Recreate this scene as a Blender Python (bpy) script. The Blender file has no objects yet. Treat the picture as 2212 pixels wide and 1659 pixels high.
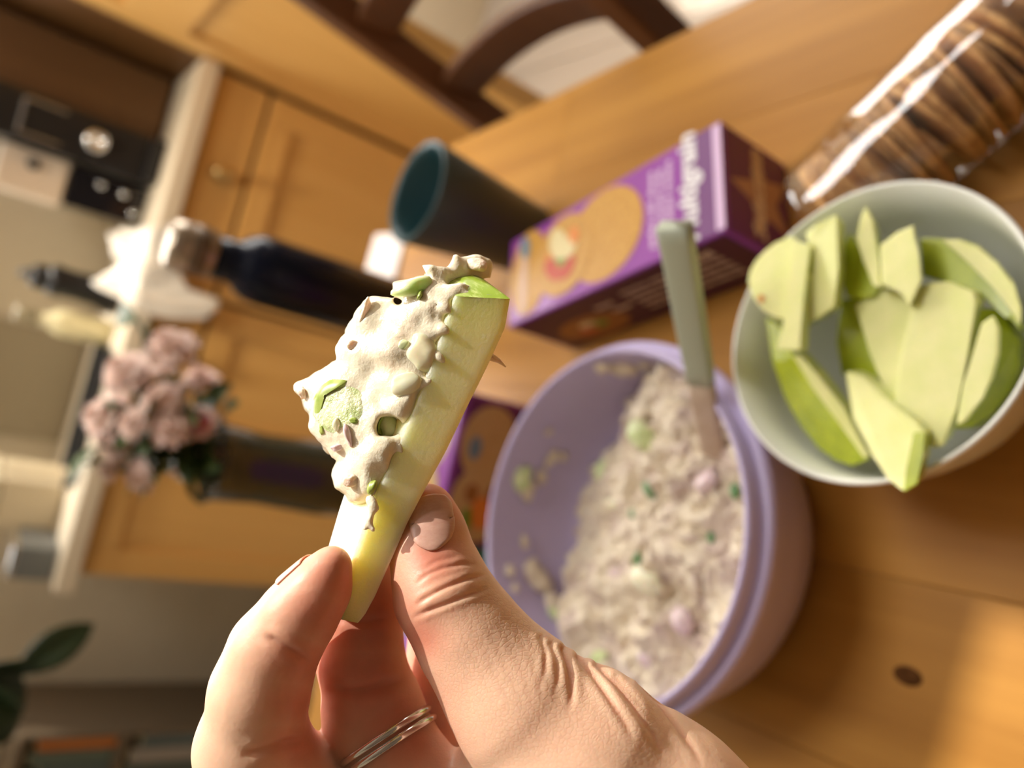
import bpy, bmesh, math, random
import numpy as np
from mathutils import Vector, Matrix
from mathutils.bvhtree import BVHTree

random.seed(4)
RNG = np.random.default_rng(4)
SC = bpy.context.scene
COL = SC.collection

# ------------------------------------------------------------------ camera
F_PX, CX, CY = 1600.0, 1106.0, 829.5            # focal length and centre for a 2212 x 1659 frame
R_CAM = np.array([[0.2697856, 0.9629204, 0.0],
                  [-0.5559152, 0.1557532, -0.8165165],
                  [-0.7862404, 0.2202844, 0.5773220]])
CAM = np.array([0.0, 0.0, 1.15])
TT = 0.75                                        # table top height
cd = bpy.data.cameras.new('camera')
cam = bpy.data.objects.new('camera', cd)
COL.objects.link(cam)
cam.matrix_world = Matrix.Translation(Vector(CAM)) @ Matrix(R_CAM.tolist()).to_4x4()
cd.sensor_fit = 'HORIZONTAL'
cd.sensor_width = 36.0
cd.lens = 36.0 * F_PX / 2212.0
cd.clip_start = 0.01
cd.dof.use_dof = True
cd.dof.focus_distance = 0.168
cd.dof.aperture_fstop = 7.0
SC.camera = cam

# ------------------------------------------------------------------ sky, sun, exposure
w = bpy.data.worlds.new('sky')
SC.world = w
w.use_nodes = True
bg = w.node_tree.nodes['Background']
bg.inputs[0].default_value = (1.0, 0.97, 0.92, 1)
bg.inputs[1].default_value = 9.0
SUN_DIR = Vector((0.373, 0.425, 1.0)).normalized()
sl = bpy.data.lights.new('sun', 'SUN')
sl.energy = 4.1
sl.angle = math.radians(0.6)
sl.color = (1.0, 0.93, 0.82)
so = bpy.data.objects.new('sun', sl)
COL.objects.link(so)
so.rotation_euler = SUN_DIR.to_track_quat('Z', 'Y').to_euler()
so.location = (2, 2, 6)
SC.view_settings.view_transform = 'Standard'
SC.view_settings.look = 'None'
SC.view_settings.gamma = 1.0
SC.view_settings.use_curve_mapping = False
SC.view_settings.exposure = 0.36
LAMP = 210.0                                      # emission of the added kitchen fill lamp
SC.cycles.max_bounces = 8
SC.cycles.transparent_max_bounces = 12
SC.cycles.caustics_reflective = False
SC.cycles.caustics_refractive = False
SC.cycles.sample_clamp_indirect = 4.0

# ------------------------------------------------------------------ measuring helpers (pixel of the photograph -> point on a real plane)
def ray(px, py):
    return R_CAM @ np.array([(px - CX) / F_PX, -(py - CY) / F_PX, -1.0])
def on_z(px, py, z):
    v = ray(px, py); return CAM + v * ((z - CAM[2]) / v[2])
def on_y(px, py, y):
    v = ray(px, py); return CAM + v * (y / v[1])
def at(px, py, d):
    return CAM + ray(px, py) * d
def project(P):
    c = (np.asarray(P) - CAM) @ R_CAM
    return np.stack([CX + F_PX * c[..., 0] / -c[..., 2], CY - F_PX * c[..., 1] / -c[..., 2]], -1)

# ------------------------------------------------------------------ materials
def node(nt, kind, **kw):
    n = nt.nodes.new(kind)
    for k, v in kw.items():
        if k in n.inputs: n.inputs[k].default_value = v
        else: setattr(n, k, v)
    return n
def rgba(c): return (c[0], c[1], c[2], 1.0)
def mat(name, c, rough=0.5, c2=None, scale=20.0, stretch=None, bump=0.0, bscale=None, metal=0.0, sss=0.0, srad=(1, .4, .2),
        sscale=0.003, spec=0.5, coat=0.0, detail=4.0, rand=0.0, contrast=(0.35, 0.65), attr=None, trans=0.0, coords='Object'):
    m = bpy.data.materials.new(name); m.use_nodes = True
    nt = m.node_tree; p = nt.nodes['Principled BSDF']
    p.inputs['Base Color'].default_value = rgba(c)
    p.inputs['Roughness'].default_value = rough
    p.inputs['Metallic'].default_value = metal
    p.inputs['Specular IOR Level'].default_value = spec
    p.inputs['Coat Weight'].default_value = coat
    p.inputs['Transmission Weight'].default_value = trans
    if sss:
        p.inputs['Subsurface Weight'].default_value = sss
        p.inputs['Subsurface Radius'].default_value = srad
        p.inputs['Subsurface Scale'].default_value = sscale
    tc = node(nt, 'ShaderNodeTexCoord'); mp = node(nt, 'ShaderNodeMapping')
    if stretch: mp.inputs['Scale'].default_value = stretch
    nt.links.new(tc.outputs[coords], mp.inputs[0])
    vec = mp.outputs[0]
    oi = None
    if rand:
        oi = node(nt, 'ShaderNodeObjectInfo')
        ad = node(nt, 'ShaderNodeVectorMath', operation='ADD')
        sc = node(nt, 'ShaderNodeMath', operation='MULTIPLY'); sc.inputs[1].default_value = 37.0
        nt.links.new(oi.outputs['Random'], sc.inputs[0])
        nt.links.new(vec, ad.inputs[0]); nt.links.new(sc.outputs[0], ad.inputs[1])
        vec = ad.outputs[0]
    col = None
    if attr:
        a = node(nt, 'ShaderNodeAttribute', attribute_name=attr); col = a.outputs['Color']
    if c2 is not None:
        nz = node(nt, 'ShaderNodeTexNoise', Scale=scale, Detail=detail, Roughness=0.6)
        nt.links.new(vec, nz.inputs['Vector'])
        mr = node(nt, 'ShaderNodeMapRange'); mr.inputs['From Min'].default_value = contrast[0]; mr.inputs['From Max'].default_value = contrast[1]
        nt.links.new(nz.outputs['Fac'], mr.inputs['Value'])
        mx = node(nt, 'ShaderNodeMix', data_type='RGBA')
        mx.inputs[6].default_value = rgba(c); mx.inputs[7].default_value = rgba(c2)
        if col: nt.links.new(col, mx.inputs[6])
        nt.links.new(mr.outputs[0], mx.inputs[0]); col = mx.outputs[2]
    if rand and col:
        hs = node(nt, 'ShaderNodeHueSaturation')
        vr = node(nt, 'ShaderNodeMapRange'); vr.inputs['To Min'].default_value = 1 - rand; vr.inputs['To Max'].default_value = 1 + rand
        nt.links.new(oi.outputs['Random'], vr.inputs['Value']); nt.links.new(vr.outputs[0], hs.inputs['Value'])
        nt.links.new(col, hs.inputs['Color']); col = hs.outputs[0]
    if col: nt.links.new(col, p.inputs['Base Color'])
    if bump:
        bz = node(nt, 'ShaderNodeTexNoise', Scale=bscale or scale, Detail=detail, Roughness=0.6)
        nt.links.new(vec, bz.inputs['Vector'])
        bp = node(nt, 'ShaderNodeBump', Strength=min(1.0, bump), Distance=0.001 if bump <= 1 else 0.001 * bump)
        nt.links.new(bz.outputs['Fac'], bp.inputs['Height']); nt.links.new(bp.outputs[0], p.inputs['Normal'])
    return m

def wood(name, c, c2, rough=0.4, axis=1, scale=1.0, rand=0.08, spec=0.5, coat=0.0):
    s = [28.0 * scale] * 3; s[axis] = 1.6 * scale
    return mat(name, c, rough, c2=c2, scale=1.0, stretch=tuple(s), rand=rand, detail=6.0, contrast=(0.32, 0.72), spec=spec, coat=coat, bump=0.15)

M = {}
M['pine_table'] = wood('pine_table', (0.50, 0.245, 0.048), (0.33, 0.142, 0.022), 0.42, 1, 1.0, 0.07, spec=0.22)
M['knot'] = mat('knot', (0.06, 0.024, 0.008), 0.9, c2=(0.12, 0.05, 0.016), scale=260, spec=0.05)
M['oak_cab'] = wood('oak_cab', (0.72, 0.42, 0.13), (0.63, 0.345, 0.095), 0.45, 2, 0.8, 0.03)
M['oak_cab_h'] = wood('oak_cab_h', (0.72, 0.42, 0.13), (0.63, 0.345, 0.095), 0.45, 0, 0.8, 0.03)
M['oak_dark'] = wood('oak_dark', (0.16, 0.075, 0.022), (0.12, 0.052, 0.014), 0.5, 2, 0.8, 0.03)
M['cab_gap'] = mat('cab_gap', (0.17, 0.08, 0.022), 0.7)
M['chair_wood'] = wood('chair_wood', (0.13, 0.045, 0.012), (0.085, 0.028, 0.008), 0.4, 2, 1.2, 0.03)
M['wall'] = mat('wall_paint', (0.60, 0.52, 0.38), 0.85, c2=(0.55, 0.475, 0.345), scale=3, bump=0.1, bscale=90)
M['wall_white'] = mat('wall_pale', (0.66, 0.62, 0.54), 0.85, c2=(0.62, 0.58, 0.5), scale=3)
M['floor'] = wood('floor_laminate', (0.44, 0.38, 0.32), (0.36, 0.305, 0.25), 0.45, 1, 0.7, 0.05)
M['worktop'] = mat('worktop', (0.78, 0.68, 0.52), 0.35, c2=(0.70, 0.61, 0.46), scale=160, detail=2)
M['brass'] = mat('brass', (0.68, 0.5, 0.22), 0.28, metal=0.9)
M['chrome'] = mat('chrome', (0.82, 0.83, 0.85), 0.15, metal=1.0)
M['silver'] = mat('silver', (0.80, 0.79, 0.78), 0.12, metal=1.0)
M['black'] = mat('black_plastic', (0.012, 0.012, 0.013), 0.3)
M['black_glass'] = mat('black_glass', (0.006, 0.006, 0.009), 0.08)
M['cream'] = mat('cream_plastic', (0.72, 0.60, 0.47), 0.4)
M['grey_blue'] = mat('grey_blue', (0.16, 0.17, 0.17), 0.4)
M['towel'] = mat('tea_towel', (0.90, 0.86, 0.78), 0.9, c2=(0.84, 0.80, 0.72), scale=60, bump=0.5, bscale=500)
M['oil'] = mat('oil_bottle', (0.85, 0.78, 0.48), 0.3)
M['clearish'] = mat('clear_top', (0.42, 0.38, 0.26), 0.2)
M['green_leaf'] = mat('green_leaf', (0.009, 0.026, 0.005), 0.5, c2=(0.014, 0.036, 0.007), scale=20)
M['flower_leaf'] = mat('flower_leaf', (0.05, 0.085, 0.02), 0.5, c2=(0.08, 0.13, 0.03), scale=40)
M['stem'] = mat('stem_green', (0.05, 0.075, 0.028), 0.5)
M['rose'] = mat('rose_petal', (0.96, 0.76, 0.66), 0.6, c2=(0.90, 0.63, 0.55), scale=30, sss=0.1, sscale=0.004)
M['rose_deep'] = mat('rose_deep', (0.42, 0.10, 0.14), 0.6)
M['water'] = mat('water_glass', (0.08, 0.10, 0.07), 0.08, trans=0.55)
M['navy'] = mat('navy_steel', (0.005, 0.008, 0.020), 0.24, spec=0.25)
M['cap'] = mat('bottle_cap', (0.42, 0.35, 0.27), 0.3, metal=0.75)
M['cap_band'] = mat('cap_band', (0.16, 0.115, 0.075), 0.4, metal=0.5)
M['teal'] = mat('teal_plastic', (0.038, 0.056, 0.054), 0.42)
M['teal_in'] = mat('teal_inside', (0.018, 0.068, 0.080), 0.45)
M['purple'] = mat('purple_card', (0.28, 0.048, 0.36), 0.38, coat=0.2)
M['purple_band'] = mat('purple_card_pale', (0.17, 0.055, 0.21), 0.38, coat=0.2)  # muted purple for the band at the near end
M['purple_shaded'] = mat('purple_card_shaded', (0.13, 0.016, 0.12), 0.4)  # shade of the near faces put into the card colour
M['purple_side_shaded'] = mat('purple_card_side_shaded', (0.07, 0.010, 0.034), 0.45)  # darker copy of the card, shade of the left side painted in
M['cracker'] = mat('printed_cracker', (0.64, 0.36, 0.075), 0.4, c2=(0.50, 0.24, 0.035), scale=260)
M['cracker_pale'] = mat('printed_cracker_pale', (0.62, 0.44, 0.20), 0.4, c2=(0.5, 0.32, 0.12), scale=300)
M['print_red'] = mat('print_red', (0.52, 0.075, 0.03), 0.4)
M['print_orange'] = mat('print_orange', (0.75, 0.24, 0.04), 0.4)
M['print_green'] = mat('print_green', (0.18, 0.30, 0.03), 0.4)
M['print_cream'] = mat('print_cream', (0.75, 0.64, 0.34), 0.4)
M['print_blue'] = mat('print_blue', (0.16, 0.26, 0.34), 0.4)
M['print_pink'] = mat('print_pink', (0.68, 0.46, 0.32), 0.4)
M['print_white'] = mat('print_white', (0.82, 0.80, 0.84), 0.4)
M['print_lilac'] = mat('print_lilac', (0.70, 0.50, 0.75), 0.4)
M['print_tan'] = mat('print_tan', (0.78, 0.60, 0.42), 0.4)
M['print_star'] = mat('print_star', (0.50, 0.27, 0.17), 0.45)
M['teal_card'] = mat('teal_card', (0.03, 0.22, 0.17), 0.4)
M['white_rib'] = mat('white_ribbed', (0.72, 0.68, 0.70), 0.6)
M['lilac'] = mat('lilac_plastic', (0.50, 0.43, 0.68), 0.33, sss=0.1, srad=(.7, .6, 1), sscale=0.004)
M['white_bowl'] = mat('white_china', (0.80, 0.81, 0.76), 0.25, coat=0.3)
M['sage'] = mat('sage_plastic', (0.40, 0.44, 0.34), 0.4)
M['sage_dirty'] = mat('smeared_spatula', (0.48, 0.35, 0.25), 0.6, c2=(0.58, 0.46, 0.36), scale=120, bump=1.0, bscale=200)
M['flesh'] = mat('apple_flesh', (0.80, 0.79, 0.36), 0.45, c2=(0.72, 0.75, 0.29), scale=70, sss=0.25, srad=(1, .9, .3), sscale=0.004)
M['flesh2'] = mat('apple_flesh_pale', (0.72, 0.75, 0.38), 0.4, c2=(0.62, 0.69, 0.31), scale=70, sss=0.25, srad=(1, .9, .3), sscale=0.004)
M['skin_apple'] = mat('apple_skin', (0.44, 0.51, 0.025), 0.28, c2=(0.32, 0.39, 0.016), scale=60, coat=0.2)
M['seed'] = mat('apple_core_spot', (0.60, 0.24, 0.05), 0.5)
M['seeded'] = mat('seed_cracker', (0.80, 0.46, 0.17), 0.7, c2=(0.42, 0.19, 0.06), scale=190, rand=0.3, bump=1.0, bscale=260)
M['seeded_b'] = mat('seed_cracker_dark', (0.46, 0.22, 0.08), 0.7, c2=(0.66, 0.36, 0.13), scale=190, rand=0.3, bump=1.0, bscale=260)
M['cucumber'] = mat('cucumber', (0.56, 0.68, 0.30), 0.3, c2=(0.72, 0.78, 0.50), scale=120, sss=0.3, srad=(.8, 1, .4), sscale=0.003)
M['cuc_skin'] = mat('cucumber_skin', (0.26, 0.36, 0.05), 0.35, c2=(0.42, 0.50, 0.12), scale=400)
M['herb'] = mat('green_herb', (0.10, 0.24, 0.09), 0.4)
M['onion'] = mat('red_onion', (0.62, 0.45, 0.50), 0.2, c2=(0.78, 0.66, 0.66), scale=150, sss=0.2, sscale=0.002)
M['onion_pale'] = mat('pale_onion', (0.86, 0.83, 0.58), 0.18, c2=(0.9, 0.88, 0.7), scale=200, sss=0.3, sscale=0.003)
M['tuna'] = mat('tuna_flake', (0.84, 0.64, 0.50), 0.4, c2=(0.9, 0.75, 0.62), scale=180, sss=0.3, sscale=0.003, bump=0.6, bscale=500)
M['salad'] = mat('tub_salad', (0.76, 0.67, 0.53), 0.45, c2=(0.50, 0.38, 0.36), scale=62, detail=5, contrast=(0.46, 0.72), bump=1.0, bscale=180)

# mayonnaise coated tuna
def mayo_mat():
    m = mat('tuna_mayonnaise', (0.86, 0.78, 0.61), 0.20, c2=(0.85, 0.68, 0.52), scale=120, detail=3, contrast=(0.50, 0.8), sss=0.22,
            srad=(1, .8, .55), sscale=0.0016, bump=0.35, bscale=480)
    return m
M['mayo'] = mayo_mat()

def skin_mat():
    m = bpy.data.materials.new('skin'); m.use_nodes = True
    nt = m.node_tree; p = nt.nodes['Principled BSDF']
    p.inputs['Roughness'].default_value = 0.45
    p.inputs['Specular IOR Level'].default_value = 0.4
    p.inputs['Subsurface Weight'].default_value = 0.35
    p.inputs['Subsurface Radius'].default_value = (1.0, 0.33, 0.16)
    p.inputs['Subsurface Scale'].default_value = 0.004
    tc = node(nt, 'ShaderNodeTexCoord')
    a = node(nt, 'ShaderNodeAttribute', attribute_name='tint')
    nz = node(nt, 'ShaderNodeTexNoise', Scale=170.0, Detail=5.0)
    nt.links.new(tc.outputs['Object'], nz.inputs['Vector'])
    hs = node(nt, 'ShaderNodeHueSaturation')
    mr = node(nt, 'ShaderNodeMapRange'); mr.inputs['To Min'].default_value = 0.86; mr.inputs['To Max'].default_value = 1.1
    nt.links.new(nz.outputs['Fac'], mr.inputs['Value']); nt.links.new(mr.outputs[0], hs.inputs['Value'])
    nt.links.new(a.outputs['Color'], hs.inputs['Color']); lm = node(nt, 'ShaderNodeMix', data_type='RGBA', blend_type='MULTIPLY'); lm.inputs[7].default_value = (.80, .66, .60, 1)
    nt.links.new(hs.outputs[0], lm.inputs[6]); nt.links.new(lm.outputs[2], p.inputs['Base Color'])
    mp = node(nt, 'ShaderNodeMapping'); mp.inputs['Scale'].default_value = (1.0, 1.0, 0.6)
    nt.links.new(tc.outputs['Object'], mp.inputs[0])
    vo = node(nt, 'ShaderNodeTexVoronoi', feature='DISTANCE_TO_EDGE', Scale=1150.0)
    wn = node(nt, 'ShaderNodeTexNoise', Scale=260.0, Detail=3.0)
    vm = node(nt, 'ShaderNodeVectorMath', operation='MULTIPLY_ADD'); vm.inputs[1].default_value = (0.0011, 0.0011, 0.0011)
    nt.links.new(mp.outputs[0], wn.inputs['Vector'])
    nt.links.new(wn.outputs['Color'], vm.inputs[0]); nt.links.new(mp.outputs[0], vm.inputs[2])
    nt.links.new(vm.outputs[0], vo.inputs['Vector'])
    sm = node(nt, 'ShaderNodeMapRange'); sm.inputs['From Max'].default_value = 0.16
    nt.links.new(vo.outputs['Distance'], sm.inputs['Value'])
    iv = node(nt, 'ShaderNodeMath', operation='SUBTRACT'); iv.inputs[0].default_value = .5; hm = node(nt, 'ShaderNodeMath', operation='MULTIPLY'); hm.inputs[1].default_value = .6; hm.use_clamp = True
    nt.links.new(sm.outputs[0], iv.inputs[1]); wa = node(nt, 'ShaderNodeAttribute', attribute_name='wrinkle'); wm = node(nt, 'ShaderNodeMath', operation='MULTIPLY')
    nt.links.new(wa.outputs['Fac'], wm.inputs[0]); nt.links.new(iv.outputs[0], wm.inputs[1]); nt.links.new(wm.outputs[0], hm.inputs[0]); nt.links.new(hm.outputs[0], lm.inputs[0])
    b1 = node(nt, 'ShaderNodeBump', Strength=0.5, Distance=0.00011)
    nt.links.new(sm.outputs[0], b1.inputs['Height']); ws = node(nt, 'ShaderNodeMath', operation='MULTIPLY'); ws.inputs[1].default_value = .28
    nt.links.new(wa.outputs['Fac'], ws.inputs[0]); nt.links.new(ws.outputs[0], b1.inputs['Strength'])
    n2 = node(nt, 'ShaderNodeTexNoise', Scale=900.0, Detail=4.0)
    nt.links.new(tc.outputs['Object'], n2.inputs['Vector'])
    b2 = node(nt, 'ShaderNodeBump', Strength=0.25, Distance=0.00025)
    nt.links.new(n2.outputs['Fac'], b2.inputs['Height']); nt.links.new(b1.outputs[0], b2.inputs['Normal'])
    nt.links.new(b2.outputs[0], p.inputs['Normal'])
    return m
M['skin'] = skin_mat()
M['nail'] = mat('finger_nail', (0.66, 0.34, 0.27), 0.38, c2=(0.72, 0.41, 0.33), scale=120, sss=0.3, sscale=0.002, coat=0.0, stretch=(8, 8, 0.5))

def film_mat():
    m = bpy.data.materials.new('clear_film'); m.use_nodes = True
    nt = m.node_tree; nt.nodes.remove(nt.nodes['Principled BSDF'])
    out = nt.nodes['Material Output']
    tr = node(nt, 'ShaderNodeBsdfTransparent', Color=(0.93, 0.92, 0.9, 1)); gl = node(nt, 'ShaderNodeBsdfGlossy', Roughness=0.07)
    fr = node(nt, 'ShaderNodeFresnel', IOR=1.33); mx = node(nt, 'ShaderNodeMixShader')
    tc = node(nt, 'ShaderNodeTexCoord'); nz = node(nt, 'ShaderNodeTexNoise', Scale=42.0, Detail=3.0); bp = node(nt, 'ShaderNodeBump', Strength=0.2, Distance=0.0015)
    nt.links.new(tc.outputs['Object'], nz.inputs['Vector']); nt.links.new(nz.outputs['Fac'], bp.inputs['Height'])
    nt.links.new(bp.outputs[0], gl.inputs['Normal']); nt.links.new(bp.outputs[0], fr.inputs['Normal'])
    fm = node(nt, 'ShaderNodeMath', operation='MULTIPLY_ADD'); fm.inputs[1].default_value = 0.05; fm.inputs[2].default_value = 0.12; nt.links.new(fr.outputs[0], fm.inputs[0]); nt.links.new(fm.outputs[0], mx.inputs[0]); nt.links.new(tr.outputs[0], mx.inputs[1]); nt.links.new(gl.outputs[0], mx.inputs[2])
    nt.links.new(mx.outputs[0], out.inputs['Surface'])
    return m
M['film'] = film_mat()

# ------------------------------------------------------------------ object helpers
def link(name, me, m=None, parent=None, smooth=False):
    o = bpy.data.objects.new(name, me); COL.objects.link(o)
    if m is not None:
        for x in (m if isinstance(m, (list, tuple)) else [m]): me.materials.append(x)
    if parent is not None: o.parent = parent
    if smooth: me.shade_smooth()
    return o
def tag(o, label=None, cat=None, group=None, kind=None):
    if label: o['label'] = label
    if cat: o['category'] = cat
    if group: o['group'] = group
    if kind: o['kind'] = kind
    return o
def thing(name, label, cat, loc=(0, 0, 0), rz=0.0, group=None):
    o = bpy.data.objects.new(name, None); COL.objects.link(o)
    o.location = loc; o.rotation_euler = (0, 0, rz); o.empty_display_size = 0.02
    return tag(o, label, cat, group)
def from_bm(name, bm, m, parent=None, smooth=False):
    me = bpy.data.meshes.new(name); bmesh.ops.recalc_face_normals(bm, faces=bm.faces); bm.to_mesh(me); bm.free()
    return link(name, me, m, parent, smooth)
def bm_box(bm, lo, hi, bevel=0.0, seg=2):
    lo, hi = np.minimum(lo, hi), np.maximum(lo, hi)
    r = bmesh.ops.create_cube(bm, size=1.0)
    for v in r['verts']:
        v.co = Vector([lo[i] + (v.co[i] + 0.5) * (hi[i] - lo[i]) for i in range(3)])
    if bevel:
        es = list({e for v in r['verts'] for e in v.link_edges})
        bmesh.ops.bevel(bm, geom=es, offset=bevel, segments=seg, affect='EDGES', profile=0.6)
def box(name, lo, hi, m, parent=None, bevel=0.002, seg=2):
    bm = bmesh.new(); bm_box(bm, lo, hi, bevel, seg)
    return from_bm(name, bm, m, parent)
def lathe(name, prof, m, parent=None, n=64, loc=(0, 0, 0), axis=None, cap=True):
    """prof: list of (r, z) from the start to the end; r = 0 closes on the axis"""
    vs, fs = [], []
    rings = []
    for r, z in prof:
        if r <= 1e-6: rings.append([len(vs)]); vs.append((0, 0, z))
        else:
            rings.append(list(range(len(vs), len(vs) + n)))
            vs += [(r * math.cos(2 * math.pi * i / n), r * math.sin(2 * math.pi * i / n), z) for i in range(n)]
    for a, b in zip(rings, rings[1:]):
        for i in range(n):
            j = (i + 1) % n
            if len(a) == 1 and len(b) == 1: continue
            if len(a) == 1: fs.append((a[0], b[i], b[j]))
            elif len(b) == 1: fs.append((a[i], a[j], b[0]))
            else: fs.append((a[i], a[j], b[j], b[i]))
    me = bpy.data.meshes.new(name); me.from_pydata(vs, [], fs)
    bm = bmesh.new(); bm.from_mesh(me); bmesh.ops.recalc_face_normals(bm, faces=bm.faces); bm.to_mesh(me); bm.free()
    o = link(name, me, m, parent, True)
    o.location = loc
    if axis is not None: o.rotation_euler = Vector(axis).to_track_quat('Z', 'Y').to_euler()
    return o
def sweep(name, pts, prof, m, parent=None, up=(0, 0, 1), smooth=True, scale=None):
    """sweep a closed 2-D profile [(side, up)] along pts"""
    pts = [Vector(p) for p in pts]; up = Vector(up); n = len(prof); vs, fs = [], []
    for i, p in enumerate(pts):
        t = (pts[min(i + 1, len(pts) - 1)] - pts[max(i - 1, 0)]).normalized()
        s = t.cross(up).normalized(); u = s.cross(t).normalized(); k = scale[i] if scale else 1.0
        vs += [tuple(p + s * (a * k) + u * (b * k)) for a, b in prof]
    for i in range(len(pts) - 1):
        for j in range(n):
            k = (j + 1) % n
            fs.append((i * n + j, i * n + k, (i + 1) * n + k, (i + 1) * n + j))
    fs.append(tuple(range(n))); fs.append(tuple(range((len(pts) - 1) * n, len(pts) * n))[::-1])
    me = bpy.data.meshes.new(name); me.from_pydata(vs, [], fs)
    bm = bmesh.new(); bm.from_mesh(me); bmesh.ops.recalc_face_normals(bm, faces=bm.faces); bm.to_mesh(me); bm.free()
    return link(name, me, m, parent, smooth)
def circ(r, n=12): return [(r * math.cos(2 * math.pi * i / n), r * math.sin(2 * math.pi * i / n)) for i in range(n)]
def rrect(a, b, r, n=4):
    out = []
    for cx, cy, t0 in ((a - r, b - r, 0), (-a + r, b - r, 90), (-a + r, -b + r, 180), (a - r, -b + r, 270)):
        for i in range(n + 1):
            t = math.radians(t0 + 90 * i / n); out.append((cx + r * math.cos(t), cy + r * math.sin(t)))
    return out
def copy_tree(o, parent=None):
    c = o.copy(); COL.objects.link(c)
    if parent is not None: c.parent = parent
    for ch in list(o.children): copy_tree(ch, c)
    return c
def blob(name, loc, rad, m, parent=None, seed=0, noise=0.25, sub=2, rot=None):
    bm = bmesh.new(); bmesh.ops.create_icosphere(bm, subdivisions=sub, radius=1.0)
    rg = np.random.default_rng(seed); k = rg.normal(size=(5, 3)) * 2.0; ph = rg.uniform(0, 6, 5)
    for v in bm.verts:
        c = np.array(v.co); d = 1 + noise * np.sin(k @ c + ph).mean() * 1.6
        v.co = Vector(c * d * np.array(rad))
    o = from_bm(name, bm, m, parent, True); o.location = loc
    if rot is not None: o.rotation_euler = rot
    return o

# ------------------------------------------------------------------ the room
def struct(o): o['kind'] = 'structure'; return o
X0, X1, Y0, Y1, HC = -1.9, 1.7, -1.5, 2.4, 2.5
fl = thing('floor', 'pale laminate floor boards under the table', 'floor'); struct(fl)
nfl = 0
for i in range(int((X1 - X0) / 0.19) + 1):
    y = Y0 - random.uniform(0, 1.0)
    while y < Y1:
        a, b = max(y, Y0), min(y + 1.25, Y1); xa = X0 + i * 0.19
        if b - a > 0.02:
            o = box('floor_board', (-0.0935, -(b - a) / 2 + 0.001, -0.015), (0.0935, (b - a) / 2 - 0.001, 0.0), M['floor'], fl, 0.0015, 1)
            o.location = (xa + 0.095, (a + b) / 2, 0)
        y += 1.25
struct(box('floor_base', (X0 - .1, Y0 - .1, -0.12), (X1 + .1, Y1 + .1, -0.016), M['cab_gap'], None, 0))
bpy.data.objects['floor_base'].parent = fl
wb = thing('wall_back', 'greige wall behind the worktop with a wide kitchen window above', 'wall'); struct(wb)
BX0, BX1, BZ0, BZ1 = -1.0, 0.62, 1.40, 2.36
box('wall_panel', (X0, Y1, 0), (BX0, Y1 + .1, HC), M['wall'], wb, 0)
box('wall_panel', (BX1, Y1, 0), (X1, Y1 + .1, HC), M['wall'], wb, 0)
box('wall_panel', (BX0, Y1, 0), (BX1, Y1 + .1, BZ0), M['wall'], wb, 0)
box('wall_panel', (BX0, Y1, BZ1), (BX1, Y1 + .1, HC), M['wall'], wb, 0)
wn = thing('window_1', 'white framed kitchen window above the worktop', 'window'); struct(wn)
for a_, b_ in (((BX0, Y1 + .03, BZ0), (BX0 + .04, Y1 + .08, BZ1)), ((BX1 - .04, Y1 + .03, BZ0), (BX1, Y1 + .08, BZ1)), ((BX0 + .04, Y1 + .03, BZ0), (BX1 - .04, Y1 + .08, BZ0 + .04)), ((BX0 + .04, Y1 + .03, BZ1 - .04), (BX1 - .04, Y1 + .08, BZ1)), ((-.21, Y1 + .03, BZ0 + .04), (-.17, Y1 + .08, BZ1 - .04))):
    box('window_frame', a_, b_, M['white_bowl'], wn, .003)
struct(tag(box('wall_left', (X0 - 0.1, Y0, 0), (X0, Y1 + 0.1, HC), M['wall'], None, 0), 'greige painted wall at the far left', 'wall'))
struct(tag(box('wall_front', (X0, Y0 - 0.1, 0), (X1, Y0, HC), mat('wall_front_darkened', (.16, .12, .09), .9), None, 0), 'unseen wall behind the viewer, darkened to cut fill light', 'wall'))  # dark colour chosen to lower the light bounced from behind
wr = thing('wall_right', 'greige wall with a wide window opening', 'wall'); struct(wr)
WY0, WY1, WZ0, WZ1 = 1.20, 2.30, 0.85, 2.3
box('wall_panel', (X1, Y0, 0), (X1 + .1, WY0, HC), M['wall'], wr, 0)
box('wall_panel', (X1, WY1, 0), (X1 + .1, Y1 + .1, HC), M['wall'], wr, 0)
box('wall_panel', (X1, WY0, 0), (X1 + .1, WY1, WZ0), M['wall'], wr, 0)
box('wall_panel', (X1, WY0, WZ1), (X1 + .1, WY1, HC), M['wall'], wr, 0)
ce = thing('ceiling', 'pale ceiling with a long roof light above the table', 'ceiling'); struct(ce)
k = (HC - TT) * 1.0
SX1, SY1 = -0.040 + 0.373 * (k + .06), 0.142 + 0.425 * (k + .06)       # edges of the roof light; they cut the sun patch on the table
SX0, SY0 = SX1 - 0.62, SY1 - 0.60
box('ceiling_panel', (X0, Y0, HC), (SX0, Y1 + .1, HC + .06), M['wall_white'], ce, 0)
box('ceiling_panel', (SX1, Y0, HC), (X1, Y1 + .1, HC + .06), M['wall_white'], ce, 0)
box('ceiling_panel', (SX0, Y0, HC), (SX1, SY0, HC + .06), M['wall_white'], ce, 0)
box('ceiling_panel', (SX0, SY1, HC), (SX1, Y1 + .1, HC + .06), M['wall_white'], ce, 0)
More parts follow.
